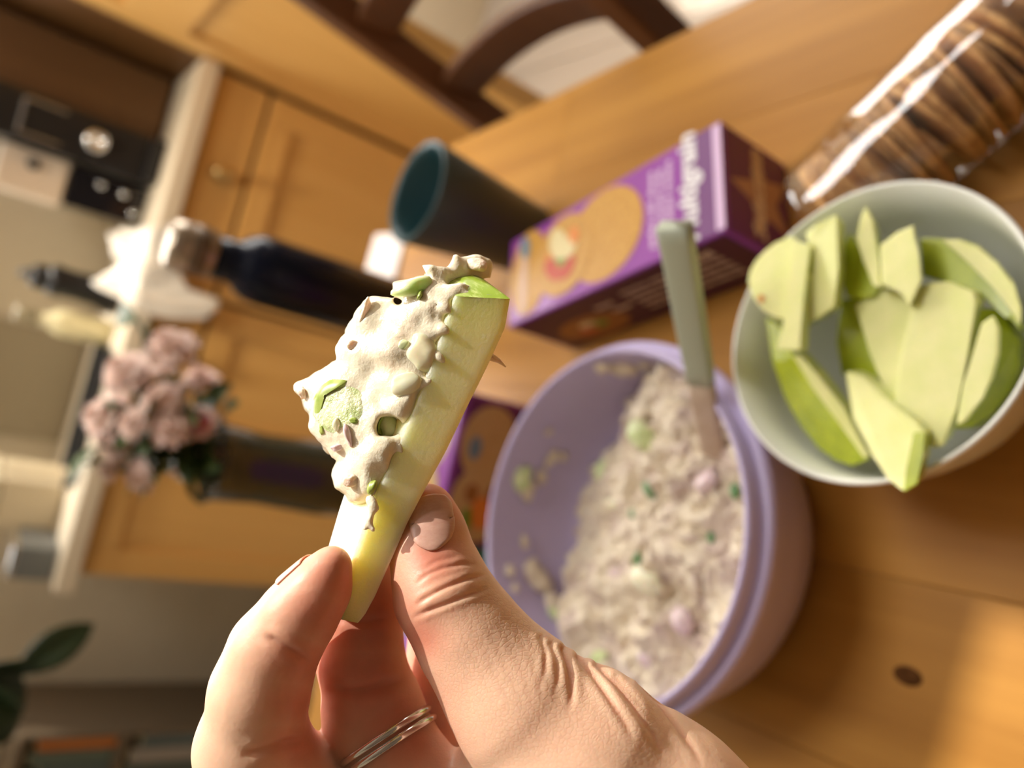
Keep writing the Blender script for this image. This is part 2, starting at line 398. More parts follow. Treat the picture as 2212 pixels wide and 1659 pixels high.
for nm, loc, rot, sx, sy in (('roof_light_portal', ((SX0 + SX1) / 2, (SY0 + SY1) / 2, HC + 0.05), (0, 0, 0), SX1 - SX0, SY1 - SY0),
                             ('back_window_portal', ((BX0 + BX1) / 2, Y1 + .05, (BZ0 + BZ1) / 2), (math.radians(-90), 0, 0), BX1 - BX0, BZ1 - BZ0),
                             ('window_portal', (X1 + 0.05, (WY0 + WY1) / 2, (WZ0 + WZ1) / 2), (0, math.radians(90), 0), WZ1 - WZ0, WY1 - WY0)):
    pl = bpy.data.lights.new(nm, 'AREA'); pl.shape = 'RECTANGLE'; pl.size = sx; pl.size_y = sy
    po = bpy.data.objects.new(nm, pl); COL.objects.link(po); po.location = loc; po.rotation_euler = rot
    pl.cycles.is_portal = True

t = thing('fill_lamp', 'added fill lamp in a deep cylinder over the kitchen worktop', 'lamp', (0.02, 1.42, HC))  # unseen lamp added to brighten the cabinets and worktop
lathe('shade', [(0, 0), (.125, 0), (.125, -.42), (.121, -.42), (.121, -.06), (0, -.06)], M['black'], t, 40)  # deep skirt keeps the added lamp's light off the table
em = bpy.data.materials.new('fill_lamp_glass'); em.use_nodes = True
em.node_tree.nodes['Principled BSDF'].inputs['Emission Color'].default_value = (1, .86, .66, 1); em.node_tree.nodes['Principled BSDF'].inputs['Emission Strength'].default_value = LAMP
lathe('diffuser', [(.119, -.062), (.119, -.075), (.10, -.08), (0, -.082)], em, t, 40)
# ------------------------------------------------------------------ kitchen run (front plane at y = 1.8)
YF = 1.8
def knob(parent, x, z, y=YF - 0.004):
    o = lathe('knob', [(0, 0), (0.017, 0), (0.019, 0.003), (0.010, 0.006), (0.007, 0.012), (0.013, 0.019), (0.016, 0.026), (0.012, 0.031), (0, 0.033)],
              M['brass'], parent, 24, (x, y, z), (0, -1, 0))
    o.scale = (1.0, 1.55, 1.0)
    return o
def panel_door(name, x0, x1, z0, z1, parent, y=YF, st=0.062):
    d = bpy.data.objects.new(name, None); COL.objects.link(d); d.parent = parent
    box('stile', (x0, y - .001, z0), (x0 + st, y + .02, z1), M['oak_cab'], d, .004)
    box('stile', (x1 - st, y - .001, z0), (x1, y + .02, z1), M['oak_cab'], d, .004)
    box('rail', (x0 + st, y, z0), (x1 - st, y + .02, z0 + st), M['oak_cab_h'], d, .004)
    box('rail', (x0 + st, y, z1 - st), (x1 - st, y + .02, z1), M['oak_cab_h'], d, .004)
    box('door_panel', (x0 + st - .004, y + .010, z0 + st - .004), (x1 - st + .004, y + .018, z1 - st + .004), M['oak_cab'], d, .002)
    return d
def base_cabinet(x0, x1, label, drawer=True, kn=True):
    t = thing('base_cabinet', label, 'cabinet', ((x0 + x1) / 2, YF + .3, 0))
    cx = (x0 + x1) / 2
    def P(x): return x - cx
    yo = -(YF + .3)
    bm = bmesh.new(); bm_box(bm, (P(x0), YF + .021 + yo, .10), (P(x1), 2.39 + yo, .866), .001)
    bm_box(bm, (P(x0), YF + .06 + yo, 0), (P(x1), YF + .08 + yo, .10), .001)
    from_bm('body', bm, M['cab_gap'], t)
    zt = .862
    if drawer:
        d = box('drawer', (P(x0) + .004, YF + yo, .752), (P(x1) - .004, YF + .02 + yo, zt), M['oak_cab_h'], t, .005)
        if kn: knob(d, .03, .802, YF + yo - .001)
        zt = .742
    d = panel_door('door', P(x0) + .004, P(x1) - .004, .105, zt, t, YF + yo)
    return t
base_cabinet(0.0, 0.497, 'oak base cabinet with brass drawer knob in the corner behind the bottle')
base_cabinet(-0.34, -0.003, 'oak base cabinet with a drawer below the white tea towel, behind the flowers')
base_cabinet(-0.665, -0.343, 'oak base cabinet with a tall door and no drawer at the left end', drawer=False)
tag(box('worktop', (-0.70, YF - .025, .868), (0.499, 2.395, .908), M['worktop'], None, .006, 3), 'beige laminate kitchen worktop on the oak base cabinets', 'worktop')

# the tall panelled oak door at the right end of the run
dr = thing('door_1', 'oak panelled door standing open beside the worktop end', 'door', (0.503, 1.20, 0.0)); struct(dr)
DL, DH, TH, ST = 0.597, 2.0, 0.04, 0.10
box('stile', (0, 0, .005), (TH, ST, DH), M['oak_cab'], dr, .004)
box('stile', (0, DL - ST, .005), (TH, DL, DH), M['oak_cab'], dr, .004)
for za, zb in ((.005, .16), (0.955, 1.075), (DH - .12, DH)):
    box('rail', (0, ST, za), (TH, DL - ST, zb), M['oak_cab'], dr, .004)
for za, zb in ((.16, .955), (1.075, DH - .12)):
    box('door_panel', (.012, ST - .004, za - .004), (TH - .012, DL - ST + .004, zb + .004), M['oak_cab'], dr, .002)

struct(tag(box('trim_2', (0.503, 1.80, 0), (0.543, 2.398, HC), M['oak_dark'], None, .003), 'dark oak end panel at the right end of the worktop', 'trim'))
# things on the worktop
WT = .909
t = thing('oak_wall_cupboard', 'dark oak cupboard standing on the worktop by the door', 'cupboard', (0.40, 2.2, WT))
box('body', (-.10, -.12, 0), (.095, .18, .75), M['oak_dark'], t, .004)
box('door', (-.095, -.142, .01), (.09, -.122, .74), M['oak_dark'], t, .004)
lathe('knob', [(0, 0), (.008, 0), (.006, .008), (.014, .014), (.014, .022), (0, .026)], M['chrome'], t, 20, (-.07, -.142, .42), (0, -1, 0))
def lathe_local(name, prof, m, t, **k): return lathe(name, prof, m, t, **k)
t = thing('coffee_machine', 'black coffee machine with a chrome dial on the worktop', 'appliance', (0.272, 2.02, WT))
box('body', (-.055, -.06, 0), (.055, .12, .36), M['black'], t, .012, 3)
box('drip_tray', (-.05, -.10, 0), (.05, -.062, .03), M['black'], t, .006)
lathe('dial', [(0, 0), (.024, 0), (.026, .006), (.022, .016), (.012, .018), (.010, .010), (0, .010)], M['chrome'], t, 32, (0.0, -.062, .135), (0, -1, 0))
bm = bmesh.new()
for a, b in (((-.04, -.066, .20), (-.034, -.061, .28)), ((.034, -.066, .20), (.04, -.061, .28)), ((-.04, -.066, .275), (.04, -.061, .281))): bm_box(bm, a, b, .001)
from_bm('chrome_frame', bm, M['chrome'], t)
t = thing('toaster_oven', 'cream and black glass appliance next to the coffee machine', 'appliance', (0.165, 2.06, WT))
box('body', (-.05, -.04, .165), (.05, .12, .30), M['cream'], t, .01, 3)
box('glass_front', (-.046, -.045, 0.0), (.046, .12, .163), M['black_glass'], t, .006)
for dx, dz in ((0.02, .05), (-.018, .02), (.024, .10)):
    lathe('button', [(0, 0), (.009, 0), (.008, .005), (0, .006)], M['chrome'], t, 16, (dx, -.046, dz), (0, -1, 0))
lathe('knob', [(0, 0), (.013, 0), (.011, .012), (0, .013)], M['black'], t, 20, (.02, -.041, .235), (0, -1, 0))
t = thing('pepper_mill', 'black pepper mill with a round top on the worktop', 'mill', (-.055, 2.02, WT))
lathe('body', [(0, 0), (.046, 0), (.046, .02), (.036, .05), (.033, .10), (.037, .135), (.033, .15), (0, .15)], M['black'], t, 32)
lathe('top', [(0, .151), (.026, .151), (.03, .165), (.024, .182), (.009, .188), (.011, .2), (0, .208)], M['black'], t, 32)
t = thing('oil_bottle', 'pale yellow oil bottle standing next to the black pepper mill', 'bottle', (-.145, 2.0, WT))
lathe('body', [(0, 0), (.028, 0), (.031, .004), (.031, .10), (.026, .118), (.014, .13), (.014, .15), (0, .15)], M['oil'], t, 32)
lathe('cap', [(0, .151), (.017, .151), (.018, .19), (.015, .195), (0, .195)], M['clearish'], t, 24)
t = thing('tray', 'dark baking tray lying along the worktop edge', 'tray', (-.33, 1.93, WT))
bm = bmesh.new(); bm_box(bm, (-.16, -.05, 0), (.16, .12, .006), .002); bm_box(bm, (-.16, -.05, .006), (.16, -.045, .02), .001); bm_box(bm, (-.16, .115, .006), (.16, .12, .02), .001)
from_bm('plate', bm, M['black'], t)
box('handle', (-.19, .02, .008), (-.161, .05, .016), M['black'], t, .002)
tag(box('splashback', (-.50, 2.38, WT + .002), (-.20, 2.398, 1.20), mat('brown_splash', (.30, .25, .165), .5), None, .002), 'brownish splashback panel on the wall behind the tray', 'splashback')
t = thing('bread_bin', 'cream bread bin near the left end of the worktop', 'bin', (-.585, 2.06, WT))
bm = bmesh.new(); bm_box(bm, (-.062, -.06, 0), (.062, .16, .13), .012, 3); from_bm('body', bm, mat('cream_bin', (.68, .58, .40), .4), t)
box('lid', (-.063, -.062, .131), (.063, .162, .147), mat('cream_bin_lid', (.70, .61, .43), .4), t, .006)
t = thing('radio', 'grey radio with a silver top at the left end of the worktop', 'radio', (-.675, 1.87, WT))
box('body', (-.022, -.03, 0), (.05, .12, .075), M['grey_blue'], t, .004)
box('top_panel', (-.022, -.03, .076), (.05, .12, .088), M['chrome'], t, .003)

# tea towel thrown over the worktop edge
def towel():
    nx, ns = 34, 40
    xs = np.linspace(-.055, .115, nx)
    vs = []
    for j in range(ns):
        s = j / (ns - 1)
        for i, x in enumerate(xs):
            u = i / (nx - 1)
            drop = .115 + .05 * math.sin(4.2 * u + 0.6) - .07 * (abs(u - .42) < .12)
            wv = .010 * math.sin(17 * u + 2 * s) + .006 * math.sin(31 * u)
            if s < .5:
                y = 2.02 - s / .5 * (2.02 - (YF - .032)); z = WT + .004 + max(0, .055 * math.sin(math.pi * min(1, s / .42)) * (0.6 + .4 * math.sin(9 * u + 5 * s))) + abs(wv)
            else:
                q = (s - .5) / .5; y = YF - .034 - abs(wv) - .004 * q; z = WT + .002 - q * drop
            vs.append((x + .012 * math.sin(7 * s + 3 * u), y, z))
    fs = [(j * nx + i, j * nx + i + 1, (j + 1) * nx + i + 1, (j + 1) * nx + i) for j in range(ns - 1) for i in range(nx - 1)]
    me = bpy.data.meshes.new('tea_towel'); me.from_pydata(vs, [], fs)
    o = link('tea_towel', me, M['towel'], None, True)
    sm = o.modifiers.new('thick', 'SOLIDIFY'); sm.thickness = .004; sm.offset = 1
    tag(o, 'crumpled off-white tea towel hanging over the worktop edge', 'towel')
towel()

# left of the cabinets: dark upright trim, bookcase, trailing plant
struct(tag(box('trim_1', (-1.285, 2.372, 0), (-1.24, 2.399, HC), mat('dark_trim', (.11, .085, .055), .6), None, .003), 'dark upright trim on the wall left of the cabinets', 'trim'))
bc = thing('bookcase', 'low dark bookcase with books at the left wall', 'bookcase', (-1.43, 2.25, 0))
MB = mat('bookcase_wood', (.16, .115, .07), .6)
for a, b in (((-.22, -.14, 0), (-.195, .14, .85)), ((.205, -.14, 0), (.22, .14, .85))): box('side_panel', a, b, MB, bc, .002)
for z in (.06, .30, .585, .828): box('shelf', (-.195, -.14, z), (.205, .14, z + .022), MB, bc, .002)
box('back_panel', (-.195, .132, .083), (.205, .14, .825), MB, bc, 0)
books = [(.030, .19, (.50, .15, .02), 'orange'), (.04, .20, (.10, .13, .10), 'dark green'), (.035, .17, (.09, .12, .12), 'teal grey'), (.045, .19, (.30, .26, .22), 'grey'),
         (.04, .20, (.07, .09, .075), 'black green'), (.05, .18, (.34, .30, .27), 'pale grey'), (.04, .19, (.12, .14, .11), 'olive')]
for zz, nm, off in ((.608, 'upper', 0), (.323, 'lower', 2)):
    x = -1.43 + .20
    for i in range(7):
        wd, ht, c, cn = books[(i + off) % 7]; ht += .05 * (nm == 'lower')
        b = thing('book', f'{cn} book on the {nm} shelf of the dark bookcase', 'book', (x - wd / 2, 2.22, zz + .001), 0, f'books on the {nm} bookcase shelf')
        box('cover', (-wd / 2 + .001, -.10, 0), (wd / 2 - .001, .09, ht), bpy.data.materials.get('book_' + cn.replace(' ', '_')) or mat('book_' + cn.replace(' ', '_'), c, .6), b, .003)
        box('pages', (-wd / 2 + .004, -.097, ht), (wd / 2 - .004, .085, ht + .002), M['print_cream'], b, 0)
        x -= wd + .003

def leaf_mesh(name, L, W, n=10, curl=.25):
    vs, fs = [], []
    for i in range(n + 1):
        s = i / n; wd = W * math.sin(math.pi * min(1, s * .96 + .04)) ** .8; z = -curl * L * s * s
        for q in (-1, -.5, 0, .5, 1): vs.append((q * wd / 2, s * L, z + abs(q) * wd * .18))
    for i in range(n):
        for j in range(4): fs.append((i * 5 + j, i * 5 + j + 1, (i + 1) * 5 + j + 1, (i + 1) * 5 + j))
    me = bpy.data.meshes.new(name); me.from_pydata(vs, [], fs)
    return me
def orient(o, a, b, up=(0, 0, 1)):
    d = (Vector(b) - Vector(a)).normalized(); x = d.cross(Vector(up)).normalized(); z = x.cross(d)
    o.matrix_world = Matrix.Translation(Vector(a)) @ Matrix((x, d, z)).transposed().to_4x4()
def put_leaf(name, a, b, W, m, parent, up=(0, 0, 1), curl=.2):
    L = (Vector(b) - Vector(a)).length
    o = link(name, leaf_mesh(name, L, W, curl=curl), m, parent, True)
    sm = o.modifiers.new('thick', 'SOLIDIFY'); sm.thickness = L * .015
    orient(o, a, b, up)
    if parent is not None:
        o.matrix_parent_inverse = Matrix.Translation(-parent.location)
    return o
PY = 1.3
hx = float(on_y(-420, 1500, PY)[0]); hz = 1.62
pl = thing('hanging_plant', 'green house plant with broad dark leaves hanging at the left', 'plant', (hx, PY, hz))
lathe('pot', [(0, -.20), (.08, -.20), (.125, -.02), (.13, 0), (.118, 0), (.112, -.03), (0, -.03)], mat('plant_pot', (.35, .2, .13), .7), pl, 40)
for i in range(3):
    a_ = 2.1 * i; sweep('cord', [(.125 * math.cos(a_), .125 * math.sin(a_), 0), (.004 * math.cos(a_), .004 * math.sin(a_), .5), (.003 * math.cos(a_), .003 * math.sin(a_), HC - hz - .001)], circ(.002, 6), M['towel'], pl, up=(.3, .9, .1))
def rel(p): return np.asarray(p) - np.array([hx, PY, hz])
lv = [((-50, 1470), (10, 1560), .10), ((40, 1452), (205, 1345), .052), ((-60, 1530), (62, 1500), .11), ((-150, 1420), (-70, 1330), .09), ((-160, 1560), (-60, 1620), .09), ((-30, 1440), (50, 1470), .09)]
for i, ((ax, ay), (bx, by), W) in enumerate(lv):
    a = rel(on_y(ax, ay, PY - .12)); b = rel(on_y(bx, by, PY - .10))
    e = np.array([a[0], a[1], 0]); e = e / np.linalg.norm(e) * .12
    sweep('stem', [(e[0] * .5, e[1] * .5, -.03), (e[0], e[1], .03), tuple(e * 1.25 + np.array([0, 0, -.06])), tuple(a)], circ(.005, 8), M['green_leaf'], pl, up=(.3, .9, .1))
    o = link('leaf', leaf_mesh('leaf', float(np.linalg.norm(b - a)), W, curl=.1), M['green_leaf'], pl, True)
    s_ = o.modifiers.new('thick', 'SOLIDIFY'); s_.thickness = .002
    d = Vector(b - a).normalized(); zz = Vector((0.1, -.85, .5)); xx = d.cross(zz).normalized(); zz = xx.cross(d)
    o.matrix_basis = Matrix.Translation(Vector(a)) @ Matrix((xx, d, zz)).transposed().to_4x4()

# ------------------------------------------------------------------ table
TH9 = math.radians(9.0)
EX = Vector((math.cos(TH9), math.sin(TH9), 0)); EY = Vector((-math.sin(TH9), math.cos(TH9), 0))
TC = Vector((0.250, 0.894, 0))                                        # far right corner
TWID, TLEN = 0.80, 1.30
tb = thing('dining_table', 'pine dining table of glued boards under the food', 'table', TC, TH9)
nb = 8; bw = TWID / nb
for i in range(nb):
    y = random.uniform(0, .3) - .3
    cuts = [0.0]
    q = random.uniform(.2, .5) if i != 1 else .61
    while q < TLEN - .1: cuts.append(q); q += random.uniform(.35, .6)
    cuts.append(TLEN)
    for a, b in zip(cuts, cuts[1:]):
        L = b - a
        o = box('board', (-bw / 2 + .0001, -L / 2 + .0001, -.028), (bw / 2 - .0001, L / 2 - .0001, 0), M['pine_table'], tb, .0004, 1)
        o.location = (-(i + .5) * bw, -(a + b) / 2, TT)
for a, b in (((-TWID + .05, -.07, .63), (-.05, -.048, .72)), ((-TWID + .05, -TLEN + .048, .63), (-.05, -TLEN + .07, .72)),
             ((-.07, -TLEN + .07, .63), (-.048, -.07, .72)), ((-TWID + .048, -TLEN + .07, .63), (-TWID + .07, -.07, .72))):
    box('apron', a, b, M['pine_table'], tb, .002)
for x in (-.075, -TWID + .075):
    for y in (-.075, -TLEN + .075): box('leg', (x - .03, y - .03, 0), (x + .03, y + .03, .721), M['pine_table'], tb, .005)
kp = on_z(1960, 1460, TT + .0004)
kv = Matrix.Rotation(-TH9, 3, 'Z') @ (Vector(kp) - TC)
kn = lathe('knot', [(0, .0003), (.005, .0003), (.0062, .0001), (.0064, -.002)], M['knot'], tb, 24, (kv[0], kv[1], TT + .0002))
kn.scale = (.75, 1.15, 1)

# ------------------------------------------------------------------ chair beyond the right edge
P1b, P1t = np.array([.333, .885, .68]), np.array([.378, .905, .925])
dP = (P1t - P1b) / (P1t[2] - P1b[2])
P2b = np.array([.379, .580, .68])
ch = thing('dining_chair', 'dark brown wooden chair with curved back slats tucked at the table', 'chair', (.2, .70, 0))
o0 = np.array([.2, .70, 0])
def cpt(P, z): return P + dP * (z - P[2]) if z >= .45 else np.array([*(P + dP * (.45 - P[2]))[:2], z])
for P in (P1b, P2b):
    sweep('back_post', [cpt(P, z) - o0 for z in (0.0, .25, .449, .7, .9, 1.06)], rrect(.020, .017, .005), M['chair_wood'], ch, up=(0, 1, .001), smooth=False)
sd = (P2b - P1b); sd[2] = 0
outn = np.array([sd[1], -sd[0], 0]) / np.linalg.norm(sd); outn = outn if outn[0] > 0 else -outn
def slat(z0, arch, hh):
    pts = []
    for i in range(17):
        s = i / 16; b = cpt(P1b, z0) * (1 - s) + cpt(P2b, z0) * s
        k = 1 - (2 * s - 1) ** 2
        pts.append(b + outn * .030 * k + np.array([0, 0, arch * k]) - o0)
    sweep('back_slat', pts, rrect(.009, hh, .005), M['chair_wood'], ch)
slat(.735, .008, .027); slat(.855, .015, .026); slat(.985, .04, .035)
A0, B0 = cpt(P1b, .45), cpt(P2b, .45)
bm = bmesh.new(); bm_box(bm, (-.20, -.19, .435), (.10, .19, .462), .008, 3)
st = from_bm('seat', bm, M['chair_wood'], ch); st.rotation_euler = (0, 0, TH9)
for x, y in ((-.16, -.16), (-.16, .16)):
    v = Matrix.Rotation(TH9, 3, 'Z') @ Vector((x, y, 0)); box('front_leg', (v.x - .017, v.y - .017, 0), (v.x + .017, v.y + .017, .434), M['chair_wood'], ch, .004)

# a white ribbed bin standing behind the far edge of the table
t = thing('laundry_bin', 'white ribbed bin standing behind the far edge of the table', 'bin', (.122, 1.16, 0))
bm = bmesh.new(); bm_box(bm, (-.062, -.06, 0), (.062, .05, .640), .004)
for i in range(8): bm_box(bm, (-.062 + .0155 * i + .004, -.064, .02), (-.062 + .0155 * i + .0115, -.058, .630), .001, 1)
from_bm('body', bm, M['white_rib'], t)
box('rim', (-.064, -.066, .641), (.064, .054, .656), M['white_rib'], t, .003)

# ------------------------------------------------------------------ bottle, tumbler, vase
bx, by = .043, .789
t = thing('water_bottle', 'navy blue steel water bottle with a metal cap on the table', 'bottle', (bx, by, TT))
lathe('body', [(0, .0005), (.033, .0005), (.0365, .004), (.0365, .178), (.0362, .186), (.034, .199), (.029, .208), (.0235, .213), (.0215, .220), (.0215, .236), (0, .236)], M['navy'], t, 72)
lathe('cap', [(0, .237), (.0235, .237), (.0245, .239), (.0245, .268), (.0235, .277), (.020, .280), (0, .280)], M['cap'], t, 56)
lathe('cap_band', [(.0247, .2440), (.0251, .2445), (.0251, .2595), (.0247, .260)], M['cap_band'], t, 56)
cxx, cyy, cr, ch_ = .139, .600, .0465, .13
t = thing('tumbler', 'dark teal plastic tumbler standing by the cracker box', 'cup', (cxx, cyy, TT))
lathe('outer_wall', [(0, .0005), (.031, .0005), (.0335, .003), (cr, ch_ - .002), (cr - .0005, ch_), (cr - .0012, ch_ + .0004)], M['teal'], t, 72)
lathe('inner_wall', [(cr - .0012, ch_ + .0004), (cr - .004, ch_ - .0004), (cr - .0062, ch_ - .004), (.031, .006), (.027, .004), (0, .004)], M['teal_in'], t, 72)

vx, vy = -.163, .80
t = thing('glass_vase', 'clear glass vase of water and green stems on the table', 'vase', (vx, vy, TT))
lathe('glass', [(0, .0005), (.036, .0005), (.040, .004), (.042, .06), (.038, .13), (.042, .178), (.044, .180), (.042, .180), (.036, .13), (.040, .06), (.037, .008), (0, .008)], M['water'], t, 56)
lathe('water', [(0, .009), (.0365, .009), (.039, .06), (.0355, .125), (0, .125)], mat('vase_water', (.035, .05, .03), .1), t, 48)

def rose_mesh(seed, deep=False):
    rg = np.random.default_rng(seed); bm = bmesh.new()
    for ring, (nP, r0, lift, sz) in enumerate(((4, .16, .55, .75), (6, .38, .35, .95), (8, .66, .05, 1.05), (9, .82, -.25, 1.0))):
        for p in range(nP):
            a = 2 * math.pi * p / nP + ring * .7 + rg.uniform(-.2, .2)
            n = 6; grid = {}
            for i in range(n + 1):
                for j in range(n + 1):
                    u = (i / n - .5) * 2; v = j / n
                    wd = sz * .62 * math.sin(math.pi * (.12 + .80 * v)) ** .7
                    rr = r0 * .25 + (r0 + .10 * math.sin(5 * u + seed)) * v ** .7 + .10 * v * v
                    aa = a + u * wd / max(.25, rr + .15) * .9
                    zz = lift * v + .55 * math.sin(v * 2.2) * (1 - .35 * ring / 3) - .35 + .05 * math.sin(7 * u + p)
                    grid[i, j] = bm.verts.new((rr * math.cos(aa), rr * math.sin(aa), zz))
            for i in range(n):
                for j in range(n): bm.faces.new((grid[i, j], grid[i + 1, j], grid[i + 1, j + 1], grid[i, j + 1]))
    bmesh.ops.create_icosphere(bm, subdivisions=2, radius=.55)
    me = bpy.data.meshes.new('blossom'); bm.to_mesh(me); bm.free(); me.shade_smooth()
    return me
roses = [(362, 750, 57, -.02, 'largest pink rose at the right of the bunch'), (267, 800, 52, 0, 'pale pink rose at the upper right of the bunch'),
         (224, 900, 58, .02, 'pale pink rose at the top of the bunch'), (286, 912, 36, -.03, 'small cream pink rose near the top of the bunch'),
         (347, 862, 46, -.03, 'pink rose in the middle of the bunch'), (362, 923, 42, -.04, 'pink rose low in the middle of the bunch'),
         (425, 908, 40, -.02, 'deep-hearted pink rose at the base of the bunch'), (430, 818, 42, .03, 'dusky pink rose behind the lower right side'),
         (231, 1017, 24, 0, 'small pink rosebud at the upper left'), (298, 1030, 38, -.01, 'drooping pink rose at the left of the bunch'),
         (458, 966, 33, .0, 'small pink rose just above the vase rim'), (248, 960, 44, .01, 'pale pink rose at the upper left of the bunch'),
         (392, 1008, 36, .03, 'shaded pink rose at the lower left of the bunch'), (306, 812, 34, .02, 'small pink rose between the two largest'),
         (310, 870, 30, .05, 'pink rose at the back of the bunch')]
neck = np.array([vx, vy, TT + .185])
for i, (px, py, r, dy, lb) in enumerate(roses):
    c = on_y(px, py, vy + dy); dep = -((c - CAM) @ R_CAM)[2]; rm = r * dep / F_PX
    t = thing('rose', lb, 'flower', tuple(c), 0, 'pink roses in the glass vase')
    b = link('blossom', rose_mesh(i), M['rose'], t); b.scale = (rm * .98,) * 3
    d = Vector(c - neck); d = (d.normalized() + Vector((0, -.5, .25))).normalized()
    b.rotation_euler = d.to_track_quat('Z', 'Y').to_euler()
    if i == 6: blob('heart', tuple(Vector((0, -.008, -.002))), (rm * .5, rm * .5, rm * .5), M['rose_deep'], t, 3)
    e = neck + np.array([random.uniform(-.02, .02), random.uniform(-.02, .02), 0]) - c
    bt = np.array([vx + random.uniform(-.02, .02), vy + random.uniform(-.02, .02), TT + .02]) - c
    sweep('stem', [tuple(-np.array(d) * rm * .3), tuple(e * .5 + np.array([0, 0, .01])), tuple(e), tuple(bt)], circ(.003, 8), M['stem'], t, up=(.01, 1, 0))
    for q in range(2):
        s = .35 + .3 * q; a = Vector(e * s); an = random.uniform(0, 6.28)
        L = link('leaf', leaf_mesh('leaf', .05, .028), M['flower_leaf'], t, True); L.location = a
        L.rotation_euler = (random.uniform(-.3, .9), random.uniform(-.4, .4), an)
tg = [(295, 690), (180, 1000), (215, 965), (300, 940), (450, 880), (345, 815), (410, 960), (250, 870), (370, 980), (330, 985), (480, 900), (430, 1000)]
t = thing('foliage_sprig', 'dark green leaf sprigs tucked between the pink roses', 'foliage', tuple(neck))
for i, (px, py) in enumerate(tg):
    c = on_y(px, py, vy + .0) - neck
    sweep('stem', [(0, 0, -.10), (0, 0, 0), tuple(c * .6 + np.array([0, .01, 0])), tuple(c)], circ(.002, 6), M['stem'], t, up=(.01, 1, 0))
    for q in range(3):
        L = link('leaf', leaf_mesh('leaf', .04, .024), M['flower_leaf'], t, True); L.location = tuple(c * (1 - .12 * q)); L.rotation_euler = (random.uniform(-.4, .8), random.uniform(-.5, .5), 2.1 * q + i)

# ------------------------------------------------------------------ cracker boxes
def text(body, size, m, parent, loc, rz=0.0, rx=0.0, shear=0.0, name='lettering', align='CENTER', bold=0.0, rot=None):
    cu = bpy.data.curves.new(name, 'FONT'); cu.body = body; cu.size = size; cu.align_x = align; cu.align_y = 'CENTER'; cu.shear = shear
    cu.extrude = .00008; cu.offset = bold; cu.resolution_u = 3
    tmp = bpy.data.objects.new('tmp_text', cu); COL.objects.link(tmp); dg = bpy.context.evaluated_depsgraph_get(); dg.update()
    me = bpy.data.meshes.new_from_object(tmp.evaluated_get(dg)); bpy.data.objects.remove(tmp); bpy.data.curves.remove(cu)
    me.name = name; me.materials.clear(); o = bpy.data.objects.new(name, me); COL.objects.link(o); me.materials.append(m); o.parent = parent; o.location = loc
    o.rotation_euler = rot if rot else (rx, 0, rz)
    return o
def disc(name, loc, a, b, m, parent, rot=(0, 0, 0), th=.0003, n=40, wob=0.0):
    bm = bmesh.new(); top = []; bot = []
    for i in range(n):
        t = 2 * math.pi * i / n; k = 1 + wob * math.sin(18 * t)
        top.append(bm.verts.new((a * k * math.cos(t), b * k * math.sin(t), th))); bot.append(bm.verts.new((a * k * math.cos(t), b * k * math.sin(t), 0)))
    bm.faces.new(top); bm.faces.new(bot[::-1])
    for i in range(n): bm.faces.new((top[i], bot[i], bot[(i + 1) % n], top[(i + 1) % n]))
    o = from_bm(name, bm, m, parent); o.location = loc; o.rotation_euler = rot
    return o
def patch(name, pts, m, parent, loc, rot=(0, 0, 0), th=.0003):
    bm = bmesh.new(); tp = [bm.verts.new((x, y, th)) for x, y in pts]; bt = [bm.verts.new((x, y, 0)) for x, y in pts]; n = len(pts)
    bm.faces.new(tp); bm.faces.new(bt[::-1])
    for i in range(n): bm.faces.new((tp[i], bt[i], bt[(i + 1) % n], tp[(i + 1) % n]))
    o = from_bm(name, bm, m, parent); o.location = loc; o.rotation_euler = rot
    return o
# first box: local x = across (0 left .. W right), y = along (0 near .. L far), z up
BW, BL, BH = .077, .209, .070
p3 = np.array([.1205, .299]); ang = math.atan2(.195, -.0785) - math.pi / 2
t = thing('cracker_box', 'purple cracker box with printed round crackers lying beside the tumbler', 'box', (p3[0], p3[1], TT + .0005), ang)
box('carton', (0, 0, 0), (BW, BL, BH), [M['purple']], t, .0018, 3)
zt = BH + .0002
patch('pale_end_band', [(.001, .002), (BW - .001, .002), (BW - .001, .030), (.001, .030)], M['purple_band'], t, (0, 0, zt - .0001))
patch('painted_edge_glint', [(.002, -.0001), (BW - .002, -.0001), (BW - .002, .006), (.002, .006)], M['print_lilac'], t, (0, 0, zt))  # highlight along the near edge painted as a lilac strip
text('Multigrain', .0195, M['print_white'], t, (BW / 2 + .002, .0255, zt + .0003), 0, 0, .25, bold=.0007)
for i, (s_, y) in enumerate((('crisp baked crackers', .0415), ('with toasted seeds', .049), ('perfect with cheese', .0565))):
    text(s_, .0072, M['print_lilac'], t, (BW / 2, y, zt), 0, 0, .25, bold=.0003)
M['cracker_rim'] = mat('printed_cracker_rim', (.60, .30, .05), .4)
for y_, a_, b_, l_ in ((.101, .034, .036, 0), (.143, .031, .031, .0004), (.184, .034, .022, .0002)): disc('printed_shadow', (BW * .51, y_, zt + l_ - .00015), a_ + .0015, b_ + .0015, M['cracker_rim'], t)
disc('printed_cracker', (BW * .50, .101, zt), .034, .036, M['cracker'], t, wob=.01)
c2_ = disc('printed_cracker', (BW * .50, .143, zt + .0004), .031, .031, M['cracker'], t, wob=.01)
c3_ = disc('printed_cracker', (BW * .55, .184, zt + .0002), .034, .022, M['cracker'], t, wob=.01)
